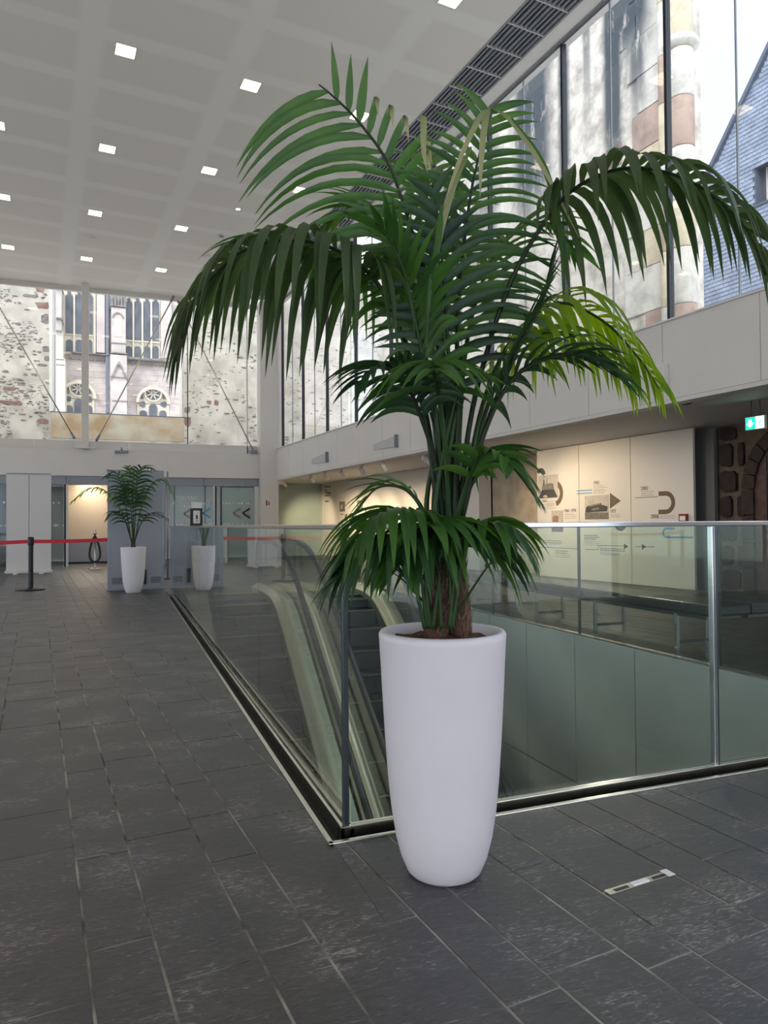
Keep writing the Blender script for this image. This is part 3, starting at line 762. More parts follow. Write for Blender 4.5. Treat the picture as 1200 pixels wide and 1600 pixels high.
# large quoins beside the opening, read off the wall
for (px, py, pw, ph, m) in ((62, 451, 14, 14, 'ext_stone_brown'), (48, 462, 28, 6, 'ext_stone'), (66, 477, 24, 15, 'ext_stone_brown'), (70, 498, 14, 20, 'ext_stone'),
     (72, 545, 12, 12, 'ext_stone'), (73, 560, 10, 8, 'ext_stone'), (66, 570, 20, 5, 'ext_stone'), (66, 658, 22, 9, 'ext_stone_brown'), (14, 607, 22, 8, 'ext_stone_brown'),
     (16, 629, 42, 8, 'ext_stone_brown'), (33, 611, 10, 5, 'ext_stone_brown'), (40, 585, 8, 5, 'ext_stone'), (54, 585, 12, 6, 'ext_stone'), (28, 506, 11, 6, 'ext_stone'), (16, 521, 10, 5, 'ext_stone'),
     (292, 640, 12, 14, 'ext_stone'), (293, 660, 12, 16, 'ext_stone_brown'), (327, 629, 9, 7, 'ext_stone_brown'), (338, 629, 9, 9, 'ext_stone_brown'), (337, 622, 8, 5, 'ext_stone'), (4, 660, 8, 6, 'ext_stone')):
    x, z = wpx(px, py); sc = (at_y(px+10, py, EY)-at_y(px, py, EY)).x/10
    put_stone(x, z, pw*sc, ph*sc, m)
c_ = 0
for k in range(1500):
    if rs.random() < .5: x = rs.uniform(-5.2, ox0-.1); z = rs.uniform(.4, 6.6)
    else: x = rs.uniform(ox1+.15, 11.5); z = rs.uniform(.4, 5.6)
    if noise.noise(Vector((x*.8, z*.8, 3))) < -.08: continue
    w_ = rs.uniform(.05, .26); h_ = rs.uniform(.03, .085)
    if put_stone(x, z, w_, h_, 'ext_stone' if rs.random() < .7 else 'ext_stone_brown'): c_ += 1
    if c_ > 262: break

sb = MB()
for k in range(2600):
    if rs.random() < .5: x = rs.uniform(-5.2, ox0-.1)
    else: x = rs.uniform(ox1+.15, 11.5)
    z = rs.uniform(.4, 6.6)
    if noise.noise(Vector((x*.9+5, z*.9, 7))) < -.02: continue
    w_ = rs.uniform(.03, .16); h_ = rs.uniform(.015, .05); a = rs.uniform(.2, .8)
    sb.prism([(x-w_/2, z), (x-w_*.2, z-h_/2), (x+w_*.35, z-h_*.4), (x+w_/2, z+h_*.1), (x+w_*.1, z+h_/2)], -.008, 'y', a1=.01)
o = sb.build('rubble_chips', 'ext_stone', ew); o['kind'] = 'stuff'

CY_ = 55.0
ca = thing('cathedral', 'pale gothic cathedral with tall traceried windows seen through the opening in the far wall', 'cathedral', (0, CY_, 0))
def cq(px, py): q = at_y(px, py, CY_); return q.x, q.z
def czoom(x, y): return cq(70+x*220/1200., 430+y*220/1200.)     # read from the enlarged window view
MB().box(-16, 16, .6, 3, 0, 34).build('wall', 'cath_stone', ca)
def cbox(x0, y0, x1, y1, f0, f1, name, m, par=None):
    a = czoom(x0, y0); b = czoom(x1, y1); xm0, xm1 = min(a[0], b[0]), max(a[0], b[0]); z0, z1 = min(a[1], b[1]), max(a[1], b[1])
    return MB().bbox(xm0, xm1, f0, f1, z0, z1, .03).build(name, m, par or ca)
def sz(w_): return abs(czoom(600+w_, 600)[0]-czoom(600, 600)[0])
def lancet(xc, y_top, y_bot, w_, front=.45, m='cath_glass', name='lancet_pane'):
    a = czoom(xc, y_top); b = czoom(xc, y_bot); hw = sz(w_)/2
    pts = [(a[0]-hw, b[1]), (a[0]+hw, b[1])]
    for k in range(0, 5): pts.append((a[0]+hw*math.cos(k*PI/8)**.8 if k < 4 else a[0], a[1]-hw*.9+hw*.9*math.sin(k*PI/8)))
    for k in range(3, -1, -1): pts.append((a[0]-hw*math.cos(k*PI/8)**.8, a[1]-hw*.9+hw*.9*math.sin(k*PI/8)))
    return MB().prism(pts, front, 'y', a1=front+.2).build(name, m, ca)
def foil(xc, yc, rad, n, m='cath_glass', front=.40, name='foil_pane'):
    a = czoom(xc, yc); R = sz(rad); mb = MB(); pts = []
    for k in range(n*8):
        t = 2*PI*k/(n*8); r = R*(.72+.28*abs(math.cos(n*t/2+PI/2))); pts.append((a[0]+r*math.cos(t), a[1]+r*math.sin(t)))
    return mb.prism(pts, front, 'y', a1=front+.2).build(name, m, ca)
def ringc(xc, yc, r0, r1, a0=0, a1=2*PI, m='cath_trim', f0=.25, f1=.6, name='arch_moulding', n=28, sx=1):
    c = czoom(xc, yc); r0, r1 = sz(r0), sz(r1); mb = MB()
    for k in range(n):
        t0 = a0+(a1-a0)*k/n; t1 = a0+(a1-a0)*(k+1)/n
        mb.prism([(c[0]+sx*r*math.cos(t), c[1]+r*math.sin(t)) for r, t in ((r0, t0), (r1, t0), (r1, t1), (r0, t1))], f0, 'y', a1=f1)
    return mb.build(name, m, ca)
# tall windows
def tall(x0, x1, lights, ytop, ymid, ylow, ysill):
    cbox(x0-14, ytop-160, x1+14, ysill+8, .5, .62, 'tracery_field', 'cath_trim')
    for lx in lights:
        lancet(lx, ytop, ymid, 60, .42); lancet(lx, ymid+48, ysill, 52, .42)
        foil(lx, ytop-16, 17, 3, front=.42)
    for a, b in zip(lights[:-1], lights[1:]): cbox((a+b)/2-8, ytop-10, (a+b)/2+8, ysill, .30, .6, 'mullion', 'cath_trim')
    cbox(x0-6, ymid+4, x1+6, ymid+18, .28, .6, 'transom', 'cath_trim')
    for i in range(0, len(lights)-1, 2): foil((lights[i]+lights[i+1])/2, ytop-55, 34, 4, front=.42)
tall(690, 975, (717, 793, 873, 946), 205, 545, 600, 708)
tall(165, 405, (205, 290, 375), 145, 488, 560, 655)
# string course with small corbels
cbox(180, 655, 560, 676, -.05, .7, 'string_course', 'cath_dark'); cbox(560, 684, 1085, 745-20, .0, .7, 'string_course', 'cath_stone')
cbox(700, 712, 1085, 724, -.1, .7, 'string_course', 'cath_dark')
for k in range(11): ringc(205+k*32, 690+k*2.2, 7, 15, PI, 2*PI, 'cath_dark', .3, .62, 'corbel_arch', 6)
for k in range(11): ringc(715+k*34, 735+k*2.6, 7, 15, PI, 2*PI, 'cath_dark', .3, .62, 'corbel_arch', 6)
# buttress with gabled niche and pinnacle
cbox(566, 290, 690, 700, -.6, .65, 'buttress', 'cath_stone'); cbox(560, 700, 700, 1260, -1.0, .65, 'buttress', 'cath_stone')
cbox(552, 275, 695, 296, -.75, .65, 'buttress_cap', 'cath_dark'); cbox(560, 590, 695, 606, -.7, .65, 'buttress_cap', 'cath_dark'); cbox(560, 680, 700, 700, -1.05, .65, 'buttress_cap', 'cath_dark')
cbox(560, 888, 706, 902, -1.15, .65, 'buttress_cap', 'cath_dark'); cbox(575, 1086, 706, 1098, -1.1, .65, 'buttress_cap', 'cath_dark')
for k in range(5):
    a = czoom(575+k*27, 275); b = czoom(580+k*25, 110-(30 if k == 2 else 0)); r = sz(13)
    MB().lathe([(r*1.1, 0), (r, (b[1]-a[1])*.5), (.02, b[1]-a[1])], 6, (a[0], -.2, a[1])).build('pinnacle', 'cath_dark', ca)
ringc(625, 385, 38, 50, 0, PI, 'cath_dark', -.68, -.55, 'niche_arch', 12); cbox(590, 385, 662, 545, -.63, -.6, 'niche', 'cath_trim')
a = czoom(565, 890); b = czoom(700, 890); c = czoom(632, 760)
w2 = .14
for p, q in ((a, c), (b, c)):
    MB().prism([(p[0], p[1]), (q[0], q[1]), (q[0], q[1]-w2*2), (p[0], p[1]-w2*2)], -1.12, 'y', a1=-.95).build('gable_moulding', 'cath_dark', ca)
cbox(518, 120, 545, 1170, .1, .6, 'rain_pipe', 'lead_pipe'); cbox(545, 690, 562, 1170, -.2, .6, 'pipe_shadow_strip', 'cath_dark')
cbox(420, 100, 434, 660, .2, .6, 'pilaster', 'cath_trim'); cbox(440, 110, 512, 660, .1, .6, 'pilaster', 'cath_stone'); cbox(990, 180, 1085, 700, .3, .6, 'pilaster', 'cath_stone')
# left pier
cbox(100, 140, 150, 500, -.8, .6, 'pier', 'cath_stone'); cbox(95, 500, 165, 740, -1.0, .6, 'pier', 'cath_trim'); cbox(95, 740, 185, 1260, -1.3, .6, 'pier', 'cath_trim')
for y in (130, 400, 505, 745, 790): cbox(92, y, 180 if y > 700 else 160, y+14, -1.35, .6, 'pier_band', 'cath_dark')
# rose windows in pointed arches
for xc, yc in ((925, 1000), (285, 955)):
    ringc(xc, yc+85, 126, 150, 0, PI, 'cath_trim', .1, .6, 'arch_moulding'); ringc(xc, yc+85, 0, 127, 0, PI, 'cath_trim', .5, .6, 'tracery_field')
    cbox(xc-138, yc+85, xc+138, yc+280, .5, .6, 'tracery_field', 'cath_trim')
    foil(xc, yc, 62, 8, front=.38); ringc(xc, yc, 66, 78, 0, 2*PI, 'cath_trim', .3, .55, 'rose_moulding'); ringc(xc, yc, 0, 12, 0, 2*PI, 'cath_dark', .34, .4, 'rose_boss', 10)
    for s_ in (-1, 1):
        foil(xc+s_*90, yc+92, 30, 3, front=.42); lancet(xc+s_*84, yc+145, yc+280, 66, .42)
        p = czoom(xc+s_*108, yc+45); q = czoom(xc+s_*88, yc-10); r_ = czoom(xc+s_*82, yc+45); MB().prism([p, q, r_], .42, 'y', a1=.62).build('spandrel_pane', 'cath_glass', ca)
    lancet(xc, yc+92, yc+280, 72, .40)
    for k in range(8):
        t = k*PI/4+PI/8; c = czoom(xc, yc); R = sz(60)
        mb = MB(); u_ = Vector((math.cos(t), math.sin(t))); n_ = Vector((-u_.y, u_.x))*.035
        mb.prism([(c[0]+u_.x*sz(12)+n_.x, c[1]+u_.y*sz(12)+n_.y), (c[0]+u_.x*R+n_.x, c[1]+u_.y*R+n_.y), (c[0]+u_.x*R-n_.x, c[1]+u_.y*R-n_.y), (c[0]+u_.x*sz(12)-n_.x, c[1]+u_.y*sz(12)-n_.y)], .33, 'y', a1=.42); mb.build('rose_spoke', 'cath_trim', ca)
# masonry courses on the plain wall surfaces, proud blocks
blk = MB()
for r in range(34):
    z = 8+r*.42
    x = -9-rs.random()*.5
    while x < 9:
        l = rs.uniform(.5, 1.0); blk.box(x+.012, x+l-.012, .575+rs.uniform(-.01, .015), .61, z+.012, z+.408); x += l
o = blk.build('ashlar_courses', 'cath_stone', ca); o['kind'] = 'stuff'

# ------------------------------------------------------------------ outside right: stained buttress wall, slate gable
BU = 11.5
bw = thing('buttress_wall', 'tall stained lime-washed stone wall with quoins outside the right window', 'stone wall', (0, 0, 0), G)
def stain_mat():
    m = mat('ext_stain', (.74, .70, .65), .9, bump=.8, bscale=4); t = m.node_tree; b = t.nodes['Principled BSDF']
    g = N(t, 'ShaderNodeNewGeometry'); tcn = N(t, 'ShaderNodeTexCoord'); sp = N(t, 'ShaderNodeSeparateXYZ'); t.links.new(tcn.outputs['Object'], sp.inputs[0])
    n = N(t, 'ShaderNodeTexNoise'); n.inputs['Scale'].default_value = 2.6; n.inputs['Detail'].default_value = 9; n.inputs['Roughness'].default_value = .72
    mp = N(t, 'ShaderNodeMapping'); mp.inputs['Scale'].default_value = (1, 1.6, .42); t.links.new(tcn.outputs['Object'], mp.inputs[0]); t.links.new(mp.outputs[0], n.inputs['Vector'])
    acc = None
    # moss streaks: (v centre, width, lowest z, fade)
    for vc, wd, zlo, amt in ((11.55, .34, 9.3, 1.15), (11.05, .80, 11.3, 1.15), (10.8, .28, 10.0, .9), (13.15, .26, 8.6, .9), (14.4, .95, 9.4, 1.1), (12.35, .16, 11.2, .7), (16.5, .8, 7.5, .6), (19, .9, 7, .5), (10.75, .2, 9.8, .5)):
        a = N(t, 'ShaderNodeMath', operation='SUBTRACT'); a.inputs[1].default_value = vc; t.links.new(sp.outputs[1], a.inputs[0])
        a2 = N(t, 'ShaderNodeMath', operation='ABSOLUTE'); t.links.new(a.outputs[0], a2.inputs[0])
        r = N(t, 'ShaderNodeMapRange'); r.interpolation_type = 'SMOOTHSTEP'; r.inputs['From Min'].default_value = wd*.35; r.inputs['From Max'].default_value = wd*1.15; r.inputs['To Min'].default_value = amt; r.inputs['To Max'].default_value = 0; t.links.new(a2.outputs[0], r.inputs['Value'])
        r2 = N(t, 'ShaderNodeMapRange'); r2.interpolation_type = 'SMOOTHSTEP'; r2.inputs['From Min'].default_value = zlo-1.3; r2.inputs['From Max'].default_value = zlo+1.2; t.links.new(sp.outputs[2], r2.inputs['Value'])
        mu = N(t, 'ShaderNodeMath', operation='MULTIPLY'); t.links.new(r.outputs[0], mu.inputs[0]); t.links.new(r2.outputs[0], mu.inputs[1])
        if acc is None: acc = mu.outputs[0]
        else:
            mx = N(t, 'ShaderNodeMath', operation='MAXIMUM'); t.links.new(acc, mx.inputs[0]); t.links.new(mu.outputs[0], mx.inputs[1]); acc = mx.outputs[0]
    # break the streaks up with noise
    ms = N(t, 'ShaderNodeMapRange'); ms.inputs['From Min'].default_value = .30; ms.inputs['From Max'].default_value = .46; t.links.new(n.outputs['Fac'], ms.inputs['Value'])
    mm = N(t, 'ShaderNodeMath', operation='MULTIPLY'); t.links.new(acc, mm.inputs[0]); t.links.new(ms.outputs[0], mm.inputs[1])
    base = N(t, 'ShaderNodeValToRGB'); e = base.color_ramp.elements; e[0].position = .36; e[0].color = (.38, .345, .30, 1); e[1].position = .56; e[1].color = (.72, .66, .60, 1)
    n3 = N(t, 'ShaderNodeTexNoise'); n3.inputs['Scale'].default_value = 2.0; n3.inputs['Detail'].default_value = 10; n3.inputs['Roughness'].default_value = .66; t.links.new(tcn.outputs['Object'], n3.inputs['Vector']); t.links.new(n3.outputs['Fac'], base.inputs['Fac'])
    c = N(t, 'ShaderNodeMix', data_type='RGBA'); t.links.new(mm.outputs[0], c.inputs['Factor']); t.links.new(base.outputs[0], c.inputs[6]); c.inputs[7].default_value = (.06, .075, .09, 1); mm.use_clamp = True
    t.links.new(c.outputs[2], b.inputs['Base Color'])
    # the same weathering over coloured quoins
    for nm, col in (('quoin_pale', (.72, .68, .62)), ('quoin_rose', (.50, .36, .30)), ('quoin_ochre', (.66, .50, .33)), ('quoin_cream', (.70, .60, .44))):
        m2 = m.copy(); m2.name = nm; M[nm] = m2; 
        rr = [x for x in m2.node_tree.nodes if x.type == 'VALTORGB'][0]
        rr.color_ramp.elements[0].color = (*[q*.68 for q in col], 1); rr.color_ramp.elements[1].color = (*col, 1)
stain_mat()
MB().box(BU, BU+.8, 9.9, 22.5, 0, 13.1).build('rendered_wall', 'ext_stain', bw)
MB().box(BU-.02, BU+.85, 9.9, 22.5, 13.1, 13.22).build('coping', 'slate_back', bw)
# quoin blocks (v0, v1, z0, z1) on the end of the wall
zz = 3.2; k = 0; rq = random.Random(3)
seq = ['quoin_pale', 'quoin_ochre', 'quoin_rose', 'quoin_pale', 'quoin_cream', 'quoin_pale', 'quoin_cream', 'quoin_rose', 'quoin_pale', 'quoin_pale', 'quoin_pale', 'quoin_rose', 'quoin_pale']
while zz < 13.0:
    h = rq.uniform(.62, .95)
    m_ = seq[k % len(seq)]; ww = 1.25 if k % 2 else .85
    MB().bbox(BU-.025-rq.uniform(0, .025), BU+.3, 9.92, 9.92+ww*rq.uniform(.85, 1.1)-.02, zz+.006, zz+h-.006, .012).build('quoin', m_, bw)
    if k % 3 == 1: MB().bbox(BU-.02, BU+.3, 9.92+ww*1.1, 9.92+ww*1.1+rq.uniform(.2, .5), zz+.006, zz+h*.6, .012).build('quoin', seq[(k*5+2) % len(seq)], bw)
    zz += h; k += 1
# engaged shafts at the free corner, in drums
zz = 3.2; k = 0
while zz < 13.4:
    h = rq.uniform(.8, 1.3)
    MB().lathe([(.0, 0), (.24, 0), (.25, .02), (.25, h-.03), (.235, h-.01), (0, h-.01)], 20, (BU-.0, 9.72, zz)).build('shaft_drum', ['quoin_pale', 'quoin_rose', 'quoin_pale', 'quoin_cream'][k % 4], bw)
    MB().lathe([(.0, 0), (.11, 0), (.115, .02), (.115, h-.03), (.11, h-.01), (0, h-.01)], 14, (BU-.17, 9.98, zz)).build('shaft_drum', ['quoin_rose', 'quoin_pale', 'quoin_cream'][k % 3], bw)
    zz += h; k += 1
MB().lathe([(.25, 0), (.34, .06), (.34, .16), (.27, .24)], 20, (BU, 9.72, 11.9)).build('shaft_ring', 'quoin_pale', bw)
MB().lathe([(.25, 0), (.34, .06), (.34, .16), (.27, .24)], 20, (BU, 9.72, 10.6)).build('shaft_ring', 'quoin_pale', bw)

GU = 20.0
sr = thing('slate_house', 'blue-grey slate-hung gable of a steep house against the sky', 'house', (0, 0, 0), G)
ga = at_u(1104, 282, GU); gb = at_u(1200, 82, GU); sl = (gb[1]-ga[1])/(gb[0]-ga[0])
vA = 17.6; zA = ga[1]+sl*(vA-ga[0]); vB = 11.0; zB = ga[1]+sl*(vB-ga[0])
wv_ = [at_u(1178, 262, GU), at_u(1178, 322, GU)]
wv0, wz0, wz1 = wv_[0][0], wv_[1][1]+.0, wv_[0][1]+.0
body = MB(); body.prism([(vA, 2), (vA, zA), (vB, zB), (6, zB), (6, wz0), (wv0-1.2, wz0), (wv0-1.2, 2)], GU+.03, 'x', a1=GU+5)
body = MB()
body.prism([(vA, 2), (vA, zA), (wv0, ga[1]+sl*(wv0-ga[0])), (wv0, 2)], GU+.03, 'x', a1=GU+6)
body.prism([(wv0, wz1), (wv0, ga[1]+sl*(wv0-ga[0])), (vB, zB), (vB, wz1)], GU+.03, 'x', a1=GU+6)
body.prism([(wv0, 2), (wv0, wz0), (vB, wz0), (vB, 2)], GU+.03, 'x', a1=GU+6)
body.prism([(wv0-1.3, wz0), (wv0-1.3, wz1), (vB, wz1), (vB, wz0)], GU+.03, 'x', a1=GU+6)
body.prism([(wv0, wz0), (wv0, wz1), (wv0-1.3, wz1), (wv0-1.3, wz0)], GU+.5, 'x', a1=GU+6)
body.build('gable_wall', 'slate_back', sr)
sm_ = MB(); z = 6.0; r = 0
while z < 17.6:
    v = vA - (.09 if r % 2 else 0)
    while v > 11.2:
        w_ = .18
        ztop = ga[1]+sl*(v-w_/2-ga[0])
        if z+.1 < ztop and not (wz0-.02 < z+.06 < wz1+.02 and wv0-1.32 < v-w_/2 < wv0+.02):
            t0 = .028+rq.uniform(-.004, .006)
            x_ = GU+.03; v0_, v1_ = v-w_+.004, v-.004; z0_, z1_ = z, z+.15
            sm_.add([(x_-t0, v0_, z0_), (x_-t0, v1_, z0_), (x_-.004, v1_, z1_), (x_-.004, v0_, z1_), (x_, v0_, z0_), (x_, v1_, z0_)], [(0, 1, 2, 3), (4, 5, 1, 0), (4, 0, 3), (5, 2, 1)])
        v -= w_
    z += .135; r += 1
o = sm_.build('slates', 'slate_roof', sr); o['kind'] = 'stuff'
MB().prism([(vA, zA), (vA, zA+.2), (vB, zB+.2), (vB, zB)], GU-.1, 'x', a1=GU+6).build('verge_board', 'slate_back', sr)
wi = MB(); wi.box(GU+.38, GU+.42, wv0-1.3, wv0, wz0, wz1); f = wi.build('window', 'cath_glass', sr)
for k in range(3): MB().box(GU+.32, GU+.38, wv0-.2-k*.35-.02, wv0-.2-k*.35+.02, wz0, wz1).build('glazing_bar', 'red_wood' if k else 'white_frame', f)
MB().box(GU+.0, GU+.5, wv0-.02, wv0+.0, wz0, wz1).build('reveal', 'slate_back', sr)
MB().box(GU-.04, GU+.5, wv0-1.3, wv0+.05, wz0-.06, wz0).build('window_sill', 'slate_back', sr)
# ground outside
struct('ground_outside', MB().box(13.6, 60, -60, 60, -.1, -.02).box(-60, 13.6, 28.7, 90, -.1, -.02).box(-60, WL-.3, -60, 28.7, -.1, -.02).box(WL-.3, 13.6, -60, -4.3, -.1, -.02), 'pale_ground')

# ------------------------------------------------------------------ glass balustrades
RZ = 1.2
GX = VX0+.074; GYn = VY0+.074
def pane_of(parent, b): return b.build('glass_pane', 'glass_rail', parent)
t = thing('glass_balustrade', 'frameless glass balustrade with slim steel rail along the left side of the escalator opening', 'balustrade', (0, 0, 0))
ys = [GYn+.012, 4.5, 6.36, 8.22, 10.08, 11.94, 13.35]
for a, b in zip(ys[:-1], ys[1:]): pane_of(t, MB().box(GX-.006, GX+.006, a+.003, b-.003, .012, RZ-.018))
MB().bbox(GX-.018, GX+.018, GYn-.018, 13.37, RZ-.018, RZ+.004, .004).build('top_rail', 'brushed', t)
t = thing('glass_balustrade', 'glass balustrade behind the big planter, with bright steel rail and posts', 'balustrade', (0, 0, 0))
xs_ = [GX+.012, 2.69, 4.5]
for a, b in zip(xs_[:-1], xs_[1:]): pane_of(t, MB().box(a+.014, b-.014, GYn-.006, GYn+.006, .012, RZ-.018))
MB().bbox(GX+.0185, 4.56, GYn-.018, GYn+.018, RZ-.018, RZ+.006, .004).build('top_rail', 'chrome', t)
MB().bbox(GX-.012, GX+.012, GYn-.012, GYn+.012, -.05, RZ-.018, .003).build('corner_post', 'dark_metal', t)
MB().bbox(2.676, 2.694, GYn-.020, GYn+.012, -.04, RZ-.018, .003).build('post', 'chrome', t)
MB().bbox(2.695, 2.708, GYn-.018, GYn+.014, -.04, RZ-.018, .003).build('post', 'dark_metal', t)
t = thing('glass_balustrade', 'glass balustrade with dark posts on the bench side of the opening', 'balustrade', (0, 0, 0))
ys = [VY0, 4.5, 6.4, 8.29, 10.2, 12.1, 12.85]
XR = VX1+.03
for a, b in zip(ys[:-1], ys[1:]): pane_of(t, MB().box(XR-.006, XR+.006, a+.012, b-.012, .004, RZ-.018))
for a in ys: MB().box(XR-.012, XR+.012, a-.012, a+.012, .0, RZ-.018).build('post', 'dark_metal', t)
MB().bbox(XR-.018, XR+.018, VY0, 12.87, RZ-.018, RZ+.006, .004).build('top_rail', 'chrome', t)
MB().box(VX1, VX1+.06, VY0, VY1, -.0, .006).build('floor_channel', 'brushed', t)

# ------------------------------------------------------------------ escalators
def softmin(a, k=.16): return -k*math.log(1+math.exp(-a/k)) if a > -12*k else a
def zline(y, y0=11.05):
    z = softmin(.70*(y-y0)*1.0)
    zb = LZ+.02
    return zb + (-softmin(-(z-zb), .12)) if z < zb+1.5 else z
E_Y = [13.1-.3*i for i in range(0, 6)]+[11.6-.1*i for i in range(0, 16)]+[10.0-.5*i for i in range(0, 11)]+[4.6-.15*i for i in range(0, 8)]+[3.4, 2.9, 2.2]
def esc(cx, lab):
    e = thing('escalator', lab, 'escalator', (cx, 0, 0))
    path = [(y, zline(y)) for y in E_Y]
    for s_, side in ((-1, 'left'), (1, 'right')):
        sk = MB().sweep(path, [(s_*.505, -.12), (s_*.505, .07), (s_*.53, .09), (s_*.54, .09), (s_*.54, -.12)])
        sk.build('skirt_panel', 'deck_metal', e)
        dk = MB().sweep(path, [(s_*.54, .085), (s_*.60, .135), (s_*.60, -.15), (s_*.54, -.15)]); dk.build('inner_deck', 'deck_metal', e)
        od = MB().sweep(path, [(s_*.60, .135), (s_*.635, .14), (s_*.805, .11), (s_*.805, -.40), (s_*.60, -.40)]); od.build('outer_deck', 'deck_metal', e)
        gp = MB().sweep(path[1:], [(s_*.615, .13), (s_*.615, .90), (s_*.625, .90), (s_*.625, .13)]); gp.build('glass_panel', 'glass_rail', e)
        tr_ = MB().sweep(path[1:], [(s_*.605, .88), (s_*.605, .92), (s_*.635, .92), (s_*.635, .88)]); tr_.build('handrail_track', 'steel', e)
        # handrail, wrapping round the newel at the top and bottom
        hp = []
        def off(i, h):
            a = path[max(i-1, 0)]; b = path[min(i+1, len(path)-1)]; t_ = Vector((b[0]-a[0], b[1]-a[1])).normalized(); n_ = Vector((-t_.y, t_.x)); 
            if n_.y < 0: n_ = -n_
            return (s_*.62, path[i][0]+n_.x*h, path[i][1]+n_.y*h)
        top = off(1, .95); r = .30
        for k in range(0, 9): a = -PI/2+PI*k/8; hp.append((s_*.62, top[1]+math.cos(a)*r, top[2]-r+math.sin(a)*r))
        hp += [off(i, .95) for i in range(1, len(path)-1)]
        bt = off(len(path)-2, .95)
        for k in range(1, 9): a = PI/2+PI*k/8; hp.append((s_*.62, bt[1]+math.cos(a)*r, bt[2]-r+math.sin(a)*r))
        mb = MB(); 
        # flattened handrail section
        vs = []; n = len(hp); m = 10
        for i, p in enumerate(hp):
            a = Vector(hp[max(i-1, 0)]); b = Vector(hp[min(i+1, n-1)]); t_ = (b-a).normalized(); n_ = Vector((1, 0, 0)).cross(t_)
            for q in range(m):
                an = 2*PI*q/m; vs.append(Vector(p)+Vector((1, 0, 0))*math.cos(an)*.042+n_*math.sin(an)*.022)
        fs = [(i*m+q, i*m+(q+1) % m, (i+1)*m+(q+1) % m, (i+1)*m+q) for i in range(n-1) for q in range(m)]
        mb.add(vs, fs, True); mb.build('handrail', 'black_rubber', e)
        MB().prism([(12.8, .12), (13.1, .12), (13.1+.25, .35), (13.3, .62), (13.05, .86), (12.8, .86)], s_*.612, 'x', a1=s_*.628).build('newel_glass', 'glass_rail', e)
    # steps
    y = 12.45; 
    while y > 3.4:
        z = zline(y-.0)
        z = zline(y-.4); zf = zline(y-.8)
        st_ = MB().box(-.50, .50, y-.40, y, z-.03, z)
        st_.box(-.50, .50, y-.40, y-.375, min(zf-.03, z-.04), z-.02)
        so_ = st_.build('step', 'step_metal', e)
        rib = MB()
        for k in range(24): xk = -.48+k*.96/23; rib.box(xk-.008, xk+.008, y-.395, y, z, z+.008)
        rib.build('tread_ribs', 'step_metal', so_)
        MB().box(-.50, .50, y-.402, y-.39, z-.006, z+.010).build('nosing', 'steel', so_)
        y -= .40 if z > -.12 else .40
    MB().bbox(-.5, .5, 12.46, 12.62, -.02, .004, .003).build('comb_plate', 'steel', e)
    MB().box(-.5, .5, 12.58, 12.66, .004, .008).build('comb_stripe', 'yellow_paint', e)
    MB().bbox(-.8, .8, 12.66, 14.2, -.03, .004, .003).build('landing_plate', 'brushed', e)
    return e
esc(1.75, 'left escalator going down, with dark steps and glass sides, nearest the left balustrade')
esc(3.40, 'right escalator going down, with dark steps seen behind the big planter')

# ------------------------------------------------------------------ bench
bn = thing('bench', 'long black leather bench with steel legs running along the far glass balustrade', 'bench', (4.98, 0, 0))
MB().bbox(-.20, .28, 4.72, 9.3, .37, .48, .025).build('seat_pad', 'black_leather', bn)
MB().bbox(.284, 2.6, 4.72, 5.20, .37, .48, .025).build('seat_pad', 'black_leather', bn)
MB().box(-.16, .24, 4.8, 9.2, .34, .37).box(.3, 2.5, 4.78, 5.14, .34, .37).build('seat_frame', 'dark_metal', bn)
for y in (5.15, 6.35, 7.5, 8.6, 9.15):
    for x in (-.165, .215): MB().bbox(x, x+.03, y, y+.04, 0, .36, .003).build('leg', 'steel', bn)
    MB().box(-.16, .24, y+.01, y+.03, .08, .11).build('stretcher', 'dark_metal', bn)
for x in (1.3, 2.4):
    for y in (4.78, 5.1): MB().bbox(x, x+.04, y, y+.03, 0, .36, .003).build('leg', 'steel', bn)

# ------------------------------------------------------------------ graphics on the display wall (flat print, at true place)
def gv(px, py): return at_u(px, py, DU)
gl_ = None
class Pr:
    # flat prints lie on the wall's face: local x = U
    def __init__(s): s.k = 0
def flat(pts, m, name, par, d=.002, U=DU):
    return MB().prism(pts, U-d, 'x', a1=U-.0003).build(name, m, par)
def strip_line(p, q, w_, m, name, par, d=.002):
    p = Vector(p); q = Vector(q); t_ = (q-p).normalized(); n_ = Vector((-t_.y, t_.x))*w_/2
    return flat([tuple(p+n_), tuple(q+n_), tuple(q-n_), tuple(p-n_)], m, name, par, d)
def arc(cx, cz, r0, r1, a0, a1, m, name, par, n=18, d=.002, fx=1.0):
    mb = MB()
    for k in range(n):
        t0 = a0+(a1-a0)*k/n; t1 = a0+(a1-a0)*(k+1)/n
        mb.prism([(cx-r*math.cos(t)*fx, cz+r*math.sin(t)) for r, t in ((r0, t0), (r1, t0), (r1, t1), (r0, t1))], DU-d, 'x', a1=DU-.0003)
    return mb.build(name, m, par)
tg = thing('timeline_graphic', 'brown, black and blue curved timeline print on the white display panels', 'wall graphic', (0, 0, 0), G)
